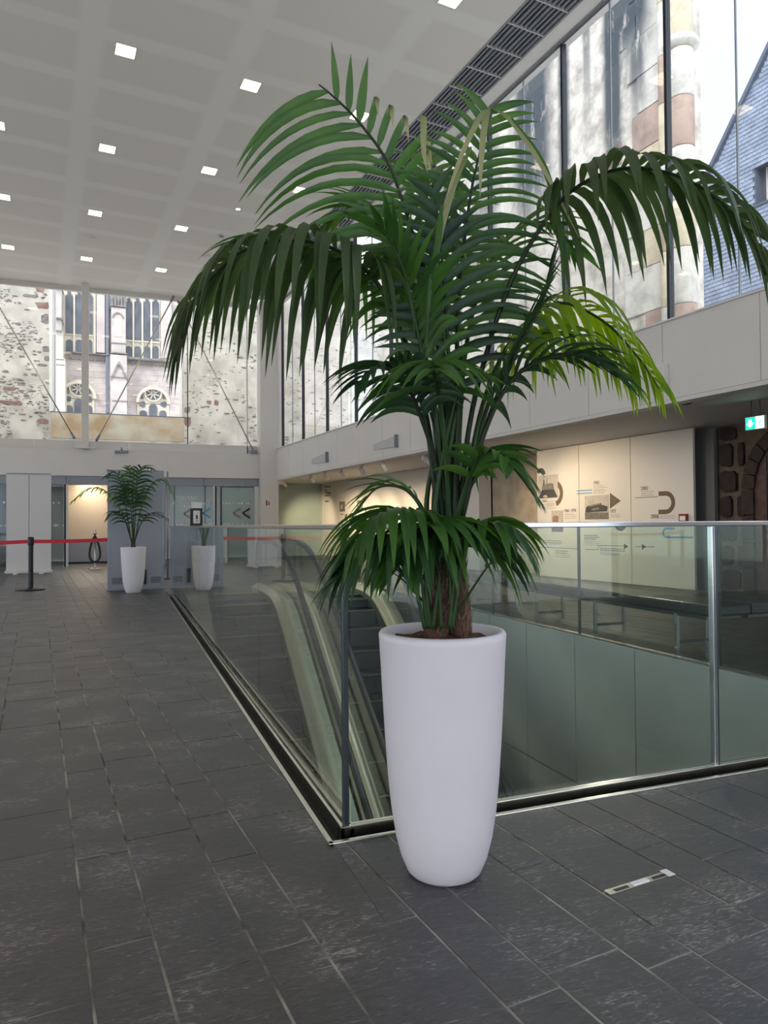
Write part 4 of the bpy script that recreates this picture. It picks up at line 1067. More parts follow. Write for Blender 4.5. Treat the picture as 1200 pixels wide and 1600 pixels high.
def photo(x0, y0, x1, y1, lab, kind):
    a = gv(x0, y0); b = gv(x1, y1)
    v0, v1 = b[0], a[0]; z0, z1 = b[1], a[1]
    t = thing('photograph', lab, 'picture', (0, 0, 0), G)
    MB().box(DU-.006, DU-.0005, v0, v1, z0, z1).build('print', 'photo_pale', t)
    Wd, Ht = v1-v0, z1-z0
    def P(l): return [(v1-x*Wd, z0+y*Ht) for x, y in l]
    def f(l, m, n_='image_area', d=.0075): MB().prism(P(l), DU-d, 'x', a1=DU-.006).build(n_, m, t)
    if kind == 'mount':
        f([(.02, .03), (.98, .03), (.9, .2), (.82, .38), (.2, .38), (.08, .15)], 'photo_dark'); f([(.2, .38), (.82, .38), (.78, .62), (.6, .66), (.4, .6), (.25, .68)], 'photo_mid')
        f([(.28, .6), (.33, .6), (.33, .78), (.3, .86), (.28, .78)], 'photo_dark'); f([(.44, .6), (.48, .6), (.47, .92)], 'photo_dark'); f([(.25, .06), (.5, .05), (.45, .14), (.3, .15)], 'photo_pale', d=.009)
    elif kind == 'hall':
        f([(.0, .0), (1, 0), (1, .27), (0, .30)], 'photo_mid'); f([(.02, .28), (.25, .3), (.95, .32), (.98, .52), (.72, .6), (.72, .66), (.15, .58), (.05, .5)], 'photo_dark')
        f([(.15, .58), (.72, .68), (.72, .62), (.2, .52)], 'photo_mid', d=.0085); f([(.3, .36), (.62, .40), (.62, .5), (.3, .46)], 'photo_mid', d=.0085)
    elif kind == 'tower':
        f([(.0, .0), (1, 0), (1, .36), (0, .36)], 'photo_mid'); f([(.12, .36), (.6, .36), (.6, .72), (.3, .78), (.1, .7)], 'copper_tone'); f([(.15, .25), (.58, .25), (.58, .36), (.15, .36)], 'photo_dark', d=.0085)
    return t
photo(841, 744, 872, 778, 'square monochrome picture of a walled mount at the left of the timeline', 'mount')
photo(862, 798, 880, 831, 'narrow brown-toned picture crossing behind the steel rail', 'tower')
photo(914, 775, 951, 811, 'monochrome picture of a low building beside the brown triangle', 'hall')
def vz(px, py): return gv(px, py)
# black quarter ring at far left; brown bow; blue bars; triangle; big U; blue U
c = vz(845, 741); s1 = abs(vz(855, 741)[0]-c[0])/10; s2 = abs(vz(845, 731)[1]-c[1])/10
arc(c[0], c[1]-.02, 4.5*s2, 11*s2, .05, PI*.85, 'ink', 'black_ring', tg)
c = vz(866, 771); arc(c[0], c[1], 12.5*s2, 20*s2, -PI*.42, PI*.42, 'ink_brown', 'brown_bow', tg, fx=1.0)
for y in (767, 771.5): strip_line(vz(901, y), vz(925, y-1.4), .022, 'ink_blue', 'blue_bar', tg)
flat([vz(953, 770), vz(953, 795), vz(970, 782.5)][::-1], 'ink_brown', 'brown_triangle', tg)
def U_shape(px, py0, py1, px1, th, m, open_left=True, name='u_band'):
    a = vz(px, py0); b = vz(px, py1); e1 = vz(px1, (py0+py1)/2); R = (a[1]-b[1])/2; cz = (a[1]+b[1])/2
    if open_left:
        cv = e1[0]+R; arc(cv, cz, R-th, R, -PI/2, PI/2, m, name, tg)
        flat([(a[0], a[1]), (cv, a[1]), (cv, a[1]-th), (a[0], a[1]-th)], m, name, tg); flat([(b[0], b[1]+th), (cv, b[1]+th), (cv, b[1]), (b[0], b[1])], m, name, tg)
    return cv
U_shape(1029, 768, 803.5, 1055, .085, 'ink_brown')
c = vz(969.5, 817); arc(c[0], c[1]+.01, .07, .17, PI, 2*PI, 'ink', 'black_ring', tg)
a = vz(1054, 824.5); b = vz(1054, 841); R = (a[1]-b[1])/2; cz = (a[1]+b[1])/2; cv = vz(1035, 832)[0]-R
arc(cv, cz, R-.035, R, PI/2, PI*1.5, 'ink_blue', 'blue_band', tg)
strip_line((cv, a[1]-.0175), (a[0], a[1]-.0175), .035, 'ink_blue', 'blue_band', tg); strip_line((cv, b[1]+.0175), (vz(1083, 841)[0], b[1]+.0175), .035, 'ink_blue', 'blue_band', tg)
strip_line(vz(992, 778), vz(1028, 776), .010, 'ink', 'thin_line', tg)
strip_line(vz(843, 855), vz(905, 857.5), .010, 'ink', 'thin_line', tg); strip_line(vz(914, 858.5), vz(935, 859), .01, 'ink', 'thin_line', tg)
strip_line(vz(935, 859), vz(935, 852.5), .01, 'ink', 'thin_line', tg); strip_line(vz(935, 852.5), vz(975, 853), .01, 'ink', 'thin_line', tg); strip_line(vz(993, 854), vz(1023, 854.5), .01, 'ink', 'thin_line', tg)
flat([vz(975, 849.5), vz(975, 858), vz(982, 854)][::-1], 'ink', 'arrow_head', tg); flat([vz(1003, 850), vz(1003, 859), vz(1010, 854)][::-1], 'ink', 'arrow_head', tg)
def wtext(s, px, py, size, m='ink', sx=1.0):
    v, z = vz(px, py); o = text(s, 'lettering', m, tg, (DU-.003, v, z), size, (PI/2, 0, -PI/2), ext=.0008, sx=sx)
    o.data.name = 'lettering'; return o
wtext('1865', 847, 785, .085); wtext('1968 - 1974', 881, 800.5, .10, sx=.8); wtext('1962', 927, 757, .10, sx=.9); wtext('1977', 953.5, 801.5, .10, sx=.8)
wtext('2002', 1001, 766, .10, sx=.95); wtext('2006', 1017, 810, .11, sx=.9); wtext('2018', 1017, 822.5, .09, sx=.9)
rt = random.Random(2)
def lines(px, py, wpx_, n, step, m='ink_grey', h=.012):
    mb = MB()
    for k in range(n):
        a = vz(px, py+k*step); b = vz(px+wpx_*rt.uniform(.7, 1), py+k*step); x0 = a[0]
        while x0 > b[0]:
            l = rt.uniform(.03, .09); l = min(l, x0-b[0]); mb.prism([(x0, a[1]), (x0-l*.85, a[1]), (x0-l*.85, a[1]+h), (x0, a[1]+h)], DU-.0018, 'x', a1=DU-.0003); x0 -= l+.006
            if l < .004: break
    mb.build('small_print', m, tg)
lines(855, 784, 16, 3, 3); lines(843, 789, 28, 3, 3); lines(882, 804, 20, 3, 3); lines(928, 760, 21, 3, 3); lines(928, 768, 22, 2, 3); lines(954, 805, 20, 2, 3)
lines(1002, 769, 22, 3, 3); lines(1032, 807, 24, 2, 3); lines(843, 845, 42, 2, 3, 'ink', .014); lines(842, 850, 42, 1, 3, 'ink_blue'); lines(868, 861, 26, 2, 3.2, 'ink', .014); lines(868, 867, 24, 2, 3)
lines(913, 837, 26, 3, 2.8, 'ink', .014); lines(913, 846, 26, 3, 2.8, 'ink_blue'); lines(938, 857.5, 40, 2, 2.8, 'ink', .014); lines(938, 864, 34, 2, 2.6, 'ink_blue')
# far part of the gallery wall
D2 = DU+.02
def photo2(x0, y0, x1, y1, lab):
    a = at_u(x0, y0, D2); b = at_u(x1, y1, D2); t = thing('photograph', lab, 'picture', (0, 0, 0), G)
    MB().box(D2-.02, D2-.001, b[0], a[0], b[1], a[1]).build('print', 'photo_mid', t)
    MB().box(D2-.022, D2-.02, b[0]+.15, a[0]-.12, b[1]+.1, a[1]-.12).build('image_area', 'photo_pale', t)
photo2(531, 784, 539, 799, 'small brown picture under a spotlight, left one on the far white wall'); photo2(558.5, 782, 567, 796, 'small brown picture under a spotlight, right one on the far white wall')
tg2 = thing('gallery_graphic', 'black heading and small black and blue curved prints on the far white wall', 'wall graphic', (0, 0, 0), G)
def f2(pts, m, name): MB().prism([at_u(*p, D2) for p in pts][::-1], D2-.004, 'x', a1=D2-.0008).build(name, m, tg2)
for y, w_ in ((759, 8), (765, 3), (769, 8), (773, 7), (782, 6)):
    s_ = random.Random(int(y)); x = 508
    while x < 508+w_: f2([(x, y), (x+1, y), (x+1, y+2.6), (x, y+2.6)], 'ink', 'lettering'); x += 1.5
f2([(551, 811), (554, 803), (558, 800), (557, 804), (555, 806), (553, 812)], 'ink_blue', 'blue_stroke'); f2([(541, 803), (543, 803), (541.5, 808), (543.5, 814), (541.5, 814), (540, 808)], 'ink', 'black_stroke')
f2([(570, 795), (572, 797), (573, 803), (572, 809), (570.5, 809), (571.5, 803)], 'ink', 'black_stroke'); f2([(539, 803), (539.8, 803), (539.8, 815), (539, 815)], 'ink', 'thin_line'); f2([(532, 803), (537, 803), (537, 804), (532, 804)], 'ink', 'thin_line')
f2([(599, 806), (600, 800), (604, 798), (608, 801), (609, 806), (606, 806), (604, 802), (602, 806)], 'ink', 'black_stroke')

# call point, exit sign
a = vz(1063, 803); b = vz(1076, 815)
t = thing('call_point', 'small dark red call point box on the right white display panel', 'call point', (0, 0, 0), G)
MB().bbox(DU-.05, DU, b[0], a[0], b[1], a[1], .006).build('housing', 'call_red', t); MB().box(DU-.054, DU-.05, b[0]+.03, a[0]-.03, b[1]+.02, a[1]-.04).build('front_label', 'ink_white', t)
EU = 8.85
p0 = at_u(1164, 650, EU); p1 = at_u(1195, 671, EU)
t = thing('exit_sign', 'green and white illuminated exit sign with arrow hanging below the dark soffit', 'exit sign', (0, 0, 0), G)
v0, v1, z0, z1 = p1[0], p0[0], 2.52, 2.52+.19
zc = p0[1]; z0, z1 = at_u(1180, 671, EU)[1], at_u(1180, 650, EU)[1]
MB().bbox(EU-.0, EU+.05, v0, v1, z0, z1, .006).build('housing', 'pale_panel', t)
MB().box(EU-.003, EU, v0+(v1-v0)*.47, v1-.01, z0+.012, z1-.012).build('green_panel', 'sign_green', t); MB().box(EU-.003, EU, v0+.01, v0+(v1-v0)*.46, z0+.012, z1-.012).build('white_panel', 'sign_white', t)
cv = v0+(v1-v0)*.74; cz = (z0+z1)/2; k = (z1-z0)/2
MB().prism([(cv-.25*k, cz+.6*k), (cv+.25*k, cz+.6*k), (cv+.25*k, cz), (cv+.6*k, cz), (cv, cz-.65*k), (cv-.6*k, cz), (cv-.25*k, cz)], EU-.006, 'x', a1=EU-.003).build('arrow', 'sign_white', t)
cv = v0+(v1-v0)*.24
fig = MB()
for pts in ([(.05, .3), (.2, .3), (.1, -.1), (-.1, -.1)], [(.1, -.1), (.35, -.6), (.22, -.65), (0, -.1)], [(-.05, -.05), (-.3, -.35), (-.2, -.6), (-.1, -.55), (-.15, -.35), (.05, -.1)], [(.2, .3), (.45, .05), (.38, 0), (.15, .2)], [(.05, .3), (-.25, .2), (-.28, 0), (-.2, 0), (-.15, .13)], [(.1, .4), (.22, .4), (.22, .56), (.1, .56)]):
    fig.prism([(cv-x*k, cz+y*k) for x, y in pts], EU-.006, 'x', a1=EU-.003)
fig.build('running_figure', 'sign_green', t)
for v in (v0+.08, v1-.08): MB().tube([(EU+.025, v, z1), (EU+.025, v, SZ)], .006, 6).build('hanger', 'dark_metal', t)

# wall lights and speaker on the fascia
for (x0, y0, x1, y1, lab) in ((480, 712, 508, 724, 'white wedge-shaped wall lamp on the pale band, the one nearer the white column'), (584, 686, 606, 703, 'white wedge-shaped wall lamp on the pale band, partly behind palm tips')):
    a = at_u((x0+x1)/2, (y0+y1)/2, FU-.12); t = thing('wall_lamp', lab, 'wall lamp', W(FU, a[0], a[1]), G)
    MB().add([(-.03, .6, -.06), (-.03, .6, .07), (-.05, -.6, -.11), (-.05, -.6, .14), (0, .6, -.06), (0, .6, .07), (0, -.6, -.11), (0, -.6, .14)], [(0, 2, 3, 1), (4, 5, 7, 6), (0, 1, 5, 4), (2, 6, 7, 3), (1, 3, 7, 5), (0, 4, 6, 2)]).build('shade', 'shade_grey', t)
    MB().box(-.09, 0, -.63, -.6, -.13, .16).build('end_plate', 'grey_metal', t)
a = at_u(1030, 587, FU-.06)
t = thing('wall_speaker', 'small square white speaker box on the pale band above the gallery', 'speaker', W(FU, a[0], a[1]), G)
MB().bbox(-.10, 0, -.10, .10, -.13, .14, .01).build('housing', 'white_frame', t); MB().tube([(-.03, 0, -.13), (-.03, 0, -.2)], .01, 6).build('cable_gland', 'grey_paint', t); MB().box(-.104, -.10, -.08, .08, -.10, .11).build('grille_face', 'pale_panel', t)
# soffit lights
for i, (u, v) in enumerate(((7.95, 14.8), (7.95, 8.4), (8.05, 6.8))):
    if i < 2:
        t = thing('gallery_downlight', ['round white downlight in the low ceiling left of the palm stems', 'round white downlight in the low ceiling right of the palm'][i], 'ceiling light', W(u-(.15 if i == 0 else 0), v, SZ), G)
        MB().lathe([(.10, 0), (.10, -.014), (.085, -.014)], 20).build('ring', 'white_frame', t); MB().lathe([(0, -.010), (.085, -.010)], 20).build('diffuser', 'spot_glow', t)
        area_lamp('lamp', (0, 0, -.03), .15, 17, (1, .88, .74), parent=t)
    else:
        t = thing('gallery_detector', 'dark round detector in the low ceiling left of the exit sign', 'smoke detector', W(u, v, SZ), G)
        MB().lathe([(.10, 0), (.10, -.02), (.05, -.05), (0, -.05)], 20).build('dome', 'black', t); MB().lathe([(.13, 0), (.13, -.01), (.1, -.01)], 20).build('ring', 'grey_paint', t)
# track spotlights
sv = [24.2, 21.32, 20.13, 18.84, 17.45, 16.1, 13.9, 12.3]
nm_ = ['farthest', 'second farthest', 'third farthest', 'fourth farthest', 'fifth farthest', 'sixth farthest', 'second nearest', 'nearest']
MB_t = thing('lighting_track', 'white lighting track fixed under the gallery ceiling', 'track', W(8.0, 0, SZ), G)
MB().box(-.02, .02, 12.0, 24.6, -.035, 0).build('rail', 'pale_panel', MB_t)
for i, v in enumerate(sv):
    t = thing('track_spotlight', f'white track spotlight under the gallery ceiling, {nm_[i]} along the track', 'spotlight', W(8.0, v, SZ-.035), G, 'gallery track spotlights')
    MB().box(-.03, .03, -.06, .06, -.03, 0).build('adapter', 'pale_panel', t)
    MB().tube([(0, 0, -.03), (0, 0, -.12)], .012, 6).build('stem', 'grey_metal', t)
    dd = (Vector((.60, .62, -.46)) if i < 6 else Vector((.80, -.15, -.56))).normalized(); c = Vector((0, 0, -.16))
    MB().tube([c-dd*.12, c-dd*.10, c+dd*.10, c+dd*.12], [.035, .06, .065, .068], 14).build('head', 'white_frame', t)
    MB().tube([c+dd*.118, c+dd*.1205], .055, 14).build('lens', 'spot_glow', t)
    e_ = [200, 300, 340, 340, 300, 220, 100, 105][i]
    if e_: spot_lamp('lamp', (c+dd*.14), (c+dd*1.5+(Vector((0, -.5, 0)) if i > 5 else Vector((0, 0, 0)))), e_, (1, .78, .50), math.radians(58 if i < 6 else 95), .9, .04, parent=t)
# sign on the column
t = thing('wall_sign', 'tiny red and white sign on the square white column', 'sign', (4.5, FY-.26, 1.95))
MB().box(-.09, .09, 0, .008, -.12, .12).build('plate', 'ink_white', t); MB().box(-.07, -.02, -.003, 0, -.09, .09).build('red_mark', 'call_red', t); MB().box(.01, .05, -.003, 0, -.09, .05).build('red_mark', 'call_red', t)

# ------------------------------------------------------------------ things on the concourse
# queue barrier
def barrier(x, y, lab):
    t = thing('belt_barrier', lab, 'barrier post', (x, y, 0), 0, 'belt barrier posts')
    MB().lathe([(0, 0), (.255, 0), (.26, .012), (.24, .03), (.05, .045), (.04, .05)], 32).build('base', 'black', t)
    MB().lathe([(.045, .04), (.045, .98)], 20).build('pole', 'black', t)
    MB().lathe([(.052, .86), (.056, .87), (.056, 1.0), (.04, 1.02), (0, 1.02)], 20).build('belt_head', 'black', t)
    return t
bx = at_z(48, 922); barrier(bx.x, bx.y, 'black belt barrier post standing on the slate in front of the white banner')
barrier(bx.x-3.0, bx.y-.3, 'black belt barrier post at the left, outside the banner')
by = bx.y
def belt(p, q, sag, lab):
    t_ = MB(); n = 14; vs = []
    for k in range(n+1):
        f_ = k/n; x = p[0]+(q[0]-p[0])*f_; y = p[1]+(q[1]-p[1])*f_; z = p[2]+(q[2]-p[2])*f_-sag*4*f_*(1-f_)
        vs += [(x, y-.0015, z-.035), (x, y-.0015, z+.035), (x, y+.0015, z+.035), (x, y+.0015, z-.035)]
    fs = [(4*i+j, 4*i+(j+1) % 4, 4*i+4+(j+1) % 4, 4*i+4+j) for i in range(n) for j in range(4)]
    t_.add(vs, fs); o = t_.build('barrier_belt', 'red_belt'); tag(o, lab, 'barrier belt')
belt((bx.x-.058, by, .93), (bx.x-2.942, by-.3, .93), .03, 'red belt stretched from the black post to the left')
belt((bx.x+.058, by, .93), (.35, 14.9, .98), .02, 'red belt stretched from the black post to the right behind the grey panel')
# grey kiosk panel
kx0, kx1, ky = -.26, .76, 14.2
t = thing('kiosk_panel', 'tall grey metal kiosk panel with base vents behind the far potted palm', 'kiosk', (.25, ky, 0))
MB().bbox(-.51, .51, 0, .28, .03, 2.28, .006).build('body', 'grey_paint', t)
MB().box(-.51, -.47, -.006, .0, .03, 2.28).build('edge_trim', 'grey_metal', t); MB().box(.47, .51, -.006, 0, .03, 2.28).build('edge_trim', 'grey_metal', t)
MB().box(-.53, .53, -.02, .3, 0, .03).build('plinth', 'grey_metal', t)
for x in (-.34, .36):
    for k in range(5): MB().box(x-.09, x+.09, -.006, 0, .12+k*.025, .13+k*.025).build('vent_slot', 'black', t)
MB().box(.12, .19, -.02, -.0, .1, .38).build('socket_box', 'black', t)
# banner
q = at_z(45, 897)
t = thing('roller_banner', 'tall blank white roller banner standing in front of the glass doors', 'banner', (q.x, q.y, 0))
bw_ = .52
MB().box(-bw_, -.008, 0, .006, .09, 2.58).build('fabric', 'banner', t); MB().box(.008, bw_, 0, .006, .09, 2.58).build('fabric', 'banner', t)
MB().bbox(-bw_-.03, bw_+.03, -.05, .06, .03, .10, .01).build('cassette', 'pale_panel', t)
for x in (-.3, .3): MB().bbox(x-.05, x+.05, -.18, .18, 0, .03, .006).build('foot', 'ink_white', t)
MB().tube([(0, .03, .1), (0, .03, 2.58)], .012, 8).build('support_pole', 'grey_metal', t); MB().box(-bw_, bw_, -.01, .016, 2.57, 2.60).build('top_bar', 'grey_metal', t)
# brass-footed rope post with hanging black rope
q = at_z(151, 885)
t = thing('rope_post', 'metal rope post with a looped black rope hanging from it beyond the red belt', 'barrier post', (q.x, 21.6, 0))
MB().lathe([(0, 0), (.2, 0), (.2, .02), (.05, .05), (.025, .07), (.025, .98), (.05, 1.0), (.05, 1.03), (.02, 1.06), (.04, 1.10), (0, 1.13)], 20).build('post', 'brushed', t)
lp = [(math.sin(a)*.19*(.35+.65*(1-math.cos(a))/2), -.06, .93-.36*(1-math.cos(a))) for a in [2*PI*k/28 for k in range(29)]]
MB().tube(lp, .03, 8).build('rope', 'black', t)
# hand sanitiser stand
q = at_z(307, 903); sx_, sy_ = q.x, q.y
t = thing('sanitiser_stand', 'black stand with white hand sanitiser dispenser beyond the left balustrade', 'sanitiser stand', (sx_, sy_, 0))
MB().bbox(-.14, .14, -.02, .01, 1.1, 1.62, .006).build('back_board', 'black', t); MB().box(-.12, .12, -.03, -.02, 1.62, 1.76).build('notice', 'ink_white', t)
MB().bbox(-.075, .075, -.12, -.02, 1.26, 1.56, .02).build('dispenser', 'ink_white', t); MB().box(-.02, .02, -.124, -.12, 1.36, 1.46).build('drop_mark', 'black', t); MB().box(-.02, .02, -.124, -.12, 1.31, 1.33).build('drop_mark', 'black', t)
MB().tube([(0, 0, .02), (0, 0, 1.1)], .025, 10).build('pole', 'black', t); MB().bbox(-.18, .18, -.16, .16, 0, .02, .006).build('base', 'black', t)
# slim dark post at the start of the balustrade
q = at_z(262, 905)
t = thing('barrier_tube', 'slim grey pole just right of the grey kiosk panel', 'pole', (q.x, q.y, 0)); MB().tube([(0, 0, 0), (0, 0, 2.45)], .02, 8).build('tube', 'grey_metal', t); MB().lathe([(0, 0), (.1, 0), (.1, .02), (.03, .04)], 16).build('base', 'black', t)
# white tag tied on the left escalator's handrail

# ------------------------------------------------------------------ potted palms
PR = [(0, 0), (.118, 0), (.130, .012), (.150, .06), (.168, .13), (.182, .22), (.193, .33), (.202, .46), (.210, .60), (.216, .72), (.221, .805), (.222, .820), (.216, .830), (.204, .832), (.196, .826), (.192, .80), (.188, .74)]
def planter(parent, m='planter_white'):
    MB().lathe(PR, 72).build('planter', m, parent)
    b = MB(); rr = random.Random(4); vs = [(0, 0, .80)]; n = 40
    for ring_ in range(1, 7):
        for k in range(n):
            a = 2*PI*k/n; r = .190*ring_/6; vs.append((r*math.cos(a), r*math.sin(a), .795+rr.uniform(-.006, .010)+(.012 if ring_ < 4 else 0)))
    fs = [(0, 1+k, 1+(k+1) % n) for k in range(n)]
    for r_ in range(5):
        for k in range(n): a = 1+r_*n+k; c = 1+r_*n+(k+1) % n; fs.append((a, c, c+n, a+n))
    b.add(vs, fs, True); b.build('soil', 'soil', parent)
def spline(pts, n):
    P_ = [Vector(p) for p in pts]; P_ = [P_[0]*2-P_[1]]+P_+[P_[-1]*2-P_[-2]]; out = []
    segs = len(P_)-3
    for i in range(n+1):
        t = i/n*segs; k = min(int(t), segs-1); f_ = t-k; a, b, c, d = P_[k:k+4]
        out.append(.5*((2*b)+(c-a)*f_+(2*a-5*b+4*c-d)*f_*f_+(3*b-a-3*c+d)*f_**3))
    return out
LEAFLETS = []         # (mesh builder, width*length key, material, frond object)
def leaflet(base, d0, blade_n, L, wd, g, rr, fold=0):
    # one narrow tapering blade, slightly keeled, bending under its own weight
    n = 8; p = base.copy(); d = d0.normalized(); vs = []; fs = []; seg = L/n; al = []
    side = d.cross(blade_n).normalized()
    for i in range(n+1):
        t = i/n
        if fold and abs(t-fold) < .5/n: d = (d*.15+Vector((0, 0, -1))).normalized()
        nrm = side.cross(d).normalized()
        ww = wd*(min(1, .35+t*4.5))*(1-max(0, (t-.35)/.65)**1.5)*.5+.0006
        vs += [p+side*ww+nrm*ww*.35, p.copy(), p-side*ww+nrm*ww*.35]; al += [t]*3
        p = p + d*seg; d = (d+Vector((0, 0, -g*seg*(1 if d.z > -.95 else 0)))).normalized()
        s2 = side-d*side.dot(d); side = s2.normalized() if s2.length > 1e-4 else side
    for i in range(n):
        a = i*3; fs += [(a, a+1, a+4, a+3), (a+1, a+2, a+5, a+4)]
    return vs, fs, al
def frond(root, pts, n_leaf, L, wd, g, m='leaf_green', start=.4, Nh=None, lift=.15, stem_r=.008, stem_m='stem_green', seed=0, fold=0, ang=(62, 28), lr=(1, 1), foldp=.0, foldside=0, tipm=None, even=False):
    rr = random.Random(seed+11); path = spline(pts, 40)
    k = len(path)
    rs_ = [stem_r*(1.25-.95*(i/(k-1))) for i in range(k)]
    fo = MB().tube(path, rs_, 6).build('frond', stem_m, root)
    # arc-length positions
    ln = [0]
    for a, b in zip(path[:-1], path[1:]): ln.append(ln[-1]+(b-a).length)
    tot = ln[-1]
    for j in range(n_leaf):
        f_ = start+(1-start)*(j+.3)/n_leaf
        for sg in (-1, 1):
            f2_ = min(.999, f_+rr.uniform(-.004, .004)+sg*.004)
            s_ = f2_*tot; i = max(q for q in range(k) if ln[q] <= s_+1e-9); i = min(i, k-2)
            p = path[i].lerp(path[i+1], (s_-ln[i])/max(ln[i+1]-ln[i], 1e-6)); T = (path[i+1]-path[max(i-1, 0)]).normalized()
            Nn = Vector(Nh) if Nh else Vector((0, 0, 1))
            Nn = Nn-T*Nn.dot(T)
            if Nn.length < .05: Nn = Vector((-.35, -.94, 0))-T*T.dot(Vector((-.35, -.94, 0)))
            Nn.normalize(); sd = T.cross(Nn)*sg
            q = (f_-start)/(1-start); an = math.radians(ang[0]+(ang[1]-ang[0])*q+rr.uniform(-5, 5))
            d0 = sd*math.sin(an)+T*math.cos(an)+Nn*(lift+rr.uniform(-.06, .08))
            ll = L*(.55+.45*math.sin(PI*min(1, q*1.0+.22)**.8))*rr.uniform(.9, 1.07)*(lr[0] if sg < 0 else lr[1])
            if q > .8 and not even: ll *= 1-(q-.8)*1.6
            if even and sg > 0 and q > .9: continue
            if even and sg < 0: ll = L*rr.uniform(.9, 1.05)*(.80+.2*math.sin(PI*q))
            fo_ = fold if (fold and sg == foldside and rr.random() < foldp) else 0
            vs, fs, al = leaflet(p, d0, Nn, ll, wd*rr.uniform(.85, 1.12), g*rr.uniform(.85, 1.2), rr, fo_)
            mm = m
            if fo_ and tipm: mm = tipm
            LEAFLETS.append((ll*wd, vs, fs, al, mm, fo))
    return fo
def flush(root, limit):
    global LEAFLETS
    LEAFLETS.sort(key=lambda a: -a[0])
    rest = {}
    for i, (ky_, vs, fs, al, m, fo) in enumerate(LEAFLETS):
        if i < limit:
            mb = MB().add(vs, fs, True); o = mb.build('leaflet', m, fo, recalc=False)
            at = o.data.attributes.new('along', 'FLOAT', 'POINT'); at.data.foreach_set('value', al)
        else:
            r = rest.setdefault(m, [MB(), []]); r[0].add(vs, fs, True); r[1] += al
    for m, (mb, al) in rest.items():
        o = mb.build('foliage', m, root, recalc=False); o['kind'] = 'stuff'
        at = o.data.attributes.new('along', 'FLOAT', 'POINT'); at.data.foreach_set('value', al)
    LEAFLETS = []
def trunk(root, x, y, z0, h, r, lean=(0, 0)):
    mb = MB(); n = 26; path = []; rs_ = []
    for i in range(n+1):
        f_ = i/n; path.append((x+lean[0]*f_, y+lean[1]*f_, z0+h*f_)); rs_.append(r*(1.12-.35*f_)*(1+.06*(i % 3 == 0)))
    mb.tube(path, rs_, 14, smooth=True); t_ = mb.build('trunk', 'trunk', root)
    fb = MB(); rr = random.Random(int(x*1000)+5)
    for k in range(150):
        a = rr.uniform(0, 2*PI); zz = rr.uniform(0, h*.92); f_ = zz/h; R = r*(1.14-.35*f_); c = Vector((x+lean[0]*f_, y+lean[1]*f_, z0+zz)); o_ = Vector((math.cos(a), math.sin(a), 0)); s_ = Vector((-o_.y, o_.x, 0))
        l = rr.uniform(.03, .09); w_ = rr.uniform(.002, .005); e_ = c+o_*(R+rr.uniform(.002, .018))+Vector((0, 0, l))+s_*rr.uniform(-.02, .02)
        fb.add([c+o_*R*.97-s_*w_, c+o_*R*.97+s_*w_, e_], [(0, 1, 2)])
    o = fb.build('fibres', 'fibre', root, recalc=False); o['kind'] = 'stuff'

DP = 2.44
pb = at_z(694, 1358.5)
palm = thing('potted_palm', 'large green kentia palm in a tall tapered white planter at the corner of the balustrade', 'potted palm', (pb.x, pb.y, 0))
planter(palm)
def pp(px, py, dd=0): return at_d(px, py, DP+dd)-Vector((pb.x, pb.y, 0))
for (px, dd, h, r, lx) in ((681, -.0, .34, .040, 6), (718, .03, .33, .040, -4)):
    c = pp(px, 985, dd); trunk(palm, c.x, c.y, .79, h, r, (lx*.0022, 0))
# upright petioles and unopened blades in the middle
rr = random.Random(9)
CAMN = -_d0
def petiole(pts, r, m='stem_green'):
    MB().tube(spline(pts, 14), [r*(1.4-.8*i/14) for i in range(15)], 8).build('petiole', m, palm)
for k in range(13):
    x0 = 672+rr.uniform(0, 48); dd = rr.uniform(-.05, .08)
    petiole([pp(x0, 880, dd), pp(690+(x0-696)*.7+rr.uniform(-8, 12), 760, dd), pp(693+rr.uniform(-22, 34), 600+rr.uniform(-60, 60), dd*1.4)], .009, rr.choice(['stem_green', 'stem_dark', 'stem_green']))
R_ = CX; 
def fr(pts, *a, **k): return frond(palm, [pp(*p) for p in pts], *a, **k)
toward = tuple(CAMN)
# 1 big left arch, hanging
fr([(684, 800, 0), (662, 640, .02), (610, 480, 0), (556, 408, -.05), (470, 376, -.1), (380, 392, -.13), (310, 462, -.15), (284, 530, -.16)], 30, .55, .036, 6.5, 'leaf_bronze', start=.50, lift=.10, ang=(78, 30), seed=1, stem_m='stem_dark')
fr([(684, 800, .05), (664, 640, .1), (606, 470, .18), (520, 405, .25), (440, 385, .3), (380, 400, .32), (330, 460, .32)], 20, .50, .032, 4.0, 'leaf_green', start=.42, lift=.12, ang=(70, 30), seed=2)
# 2 upper left: blade faces the viewer, left leaflets long and arching
fr([(700, 820, 0), (694, 650, .03), (676, 480, .07), (640, 350, .1), (606, 255, .1), (560, 190, .06), (520, 150, .02), (498, 132, 0)], 15, .56, .029, 2.5, 'leaf_green', even=True, start=.54, Nh=toward, lift=.02, ang=(56, 50), seed=3, lr=(1.0, .60), stem_m='stem_dark', fold=.66, foldp=.8, foldside=1, tipm='leaf_paletip')
# 3 upper centre, blade facing the viewer
fr([(708, 820, 0), (712, 650, .0), (716, 480, .02), (724, 390, .04), (738, 290, .06), (756, 215, .06), (768, 168, .04)], 22, .40, .026, 3.4, 'leaf_green', start=.42, Nh=toward, lift=.03, ang=(66, 50), seed=4, stem_m='stem_dark')
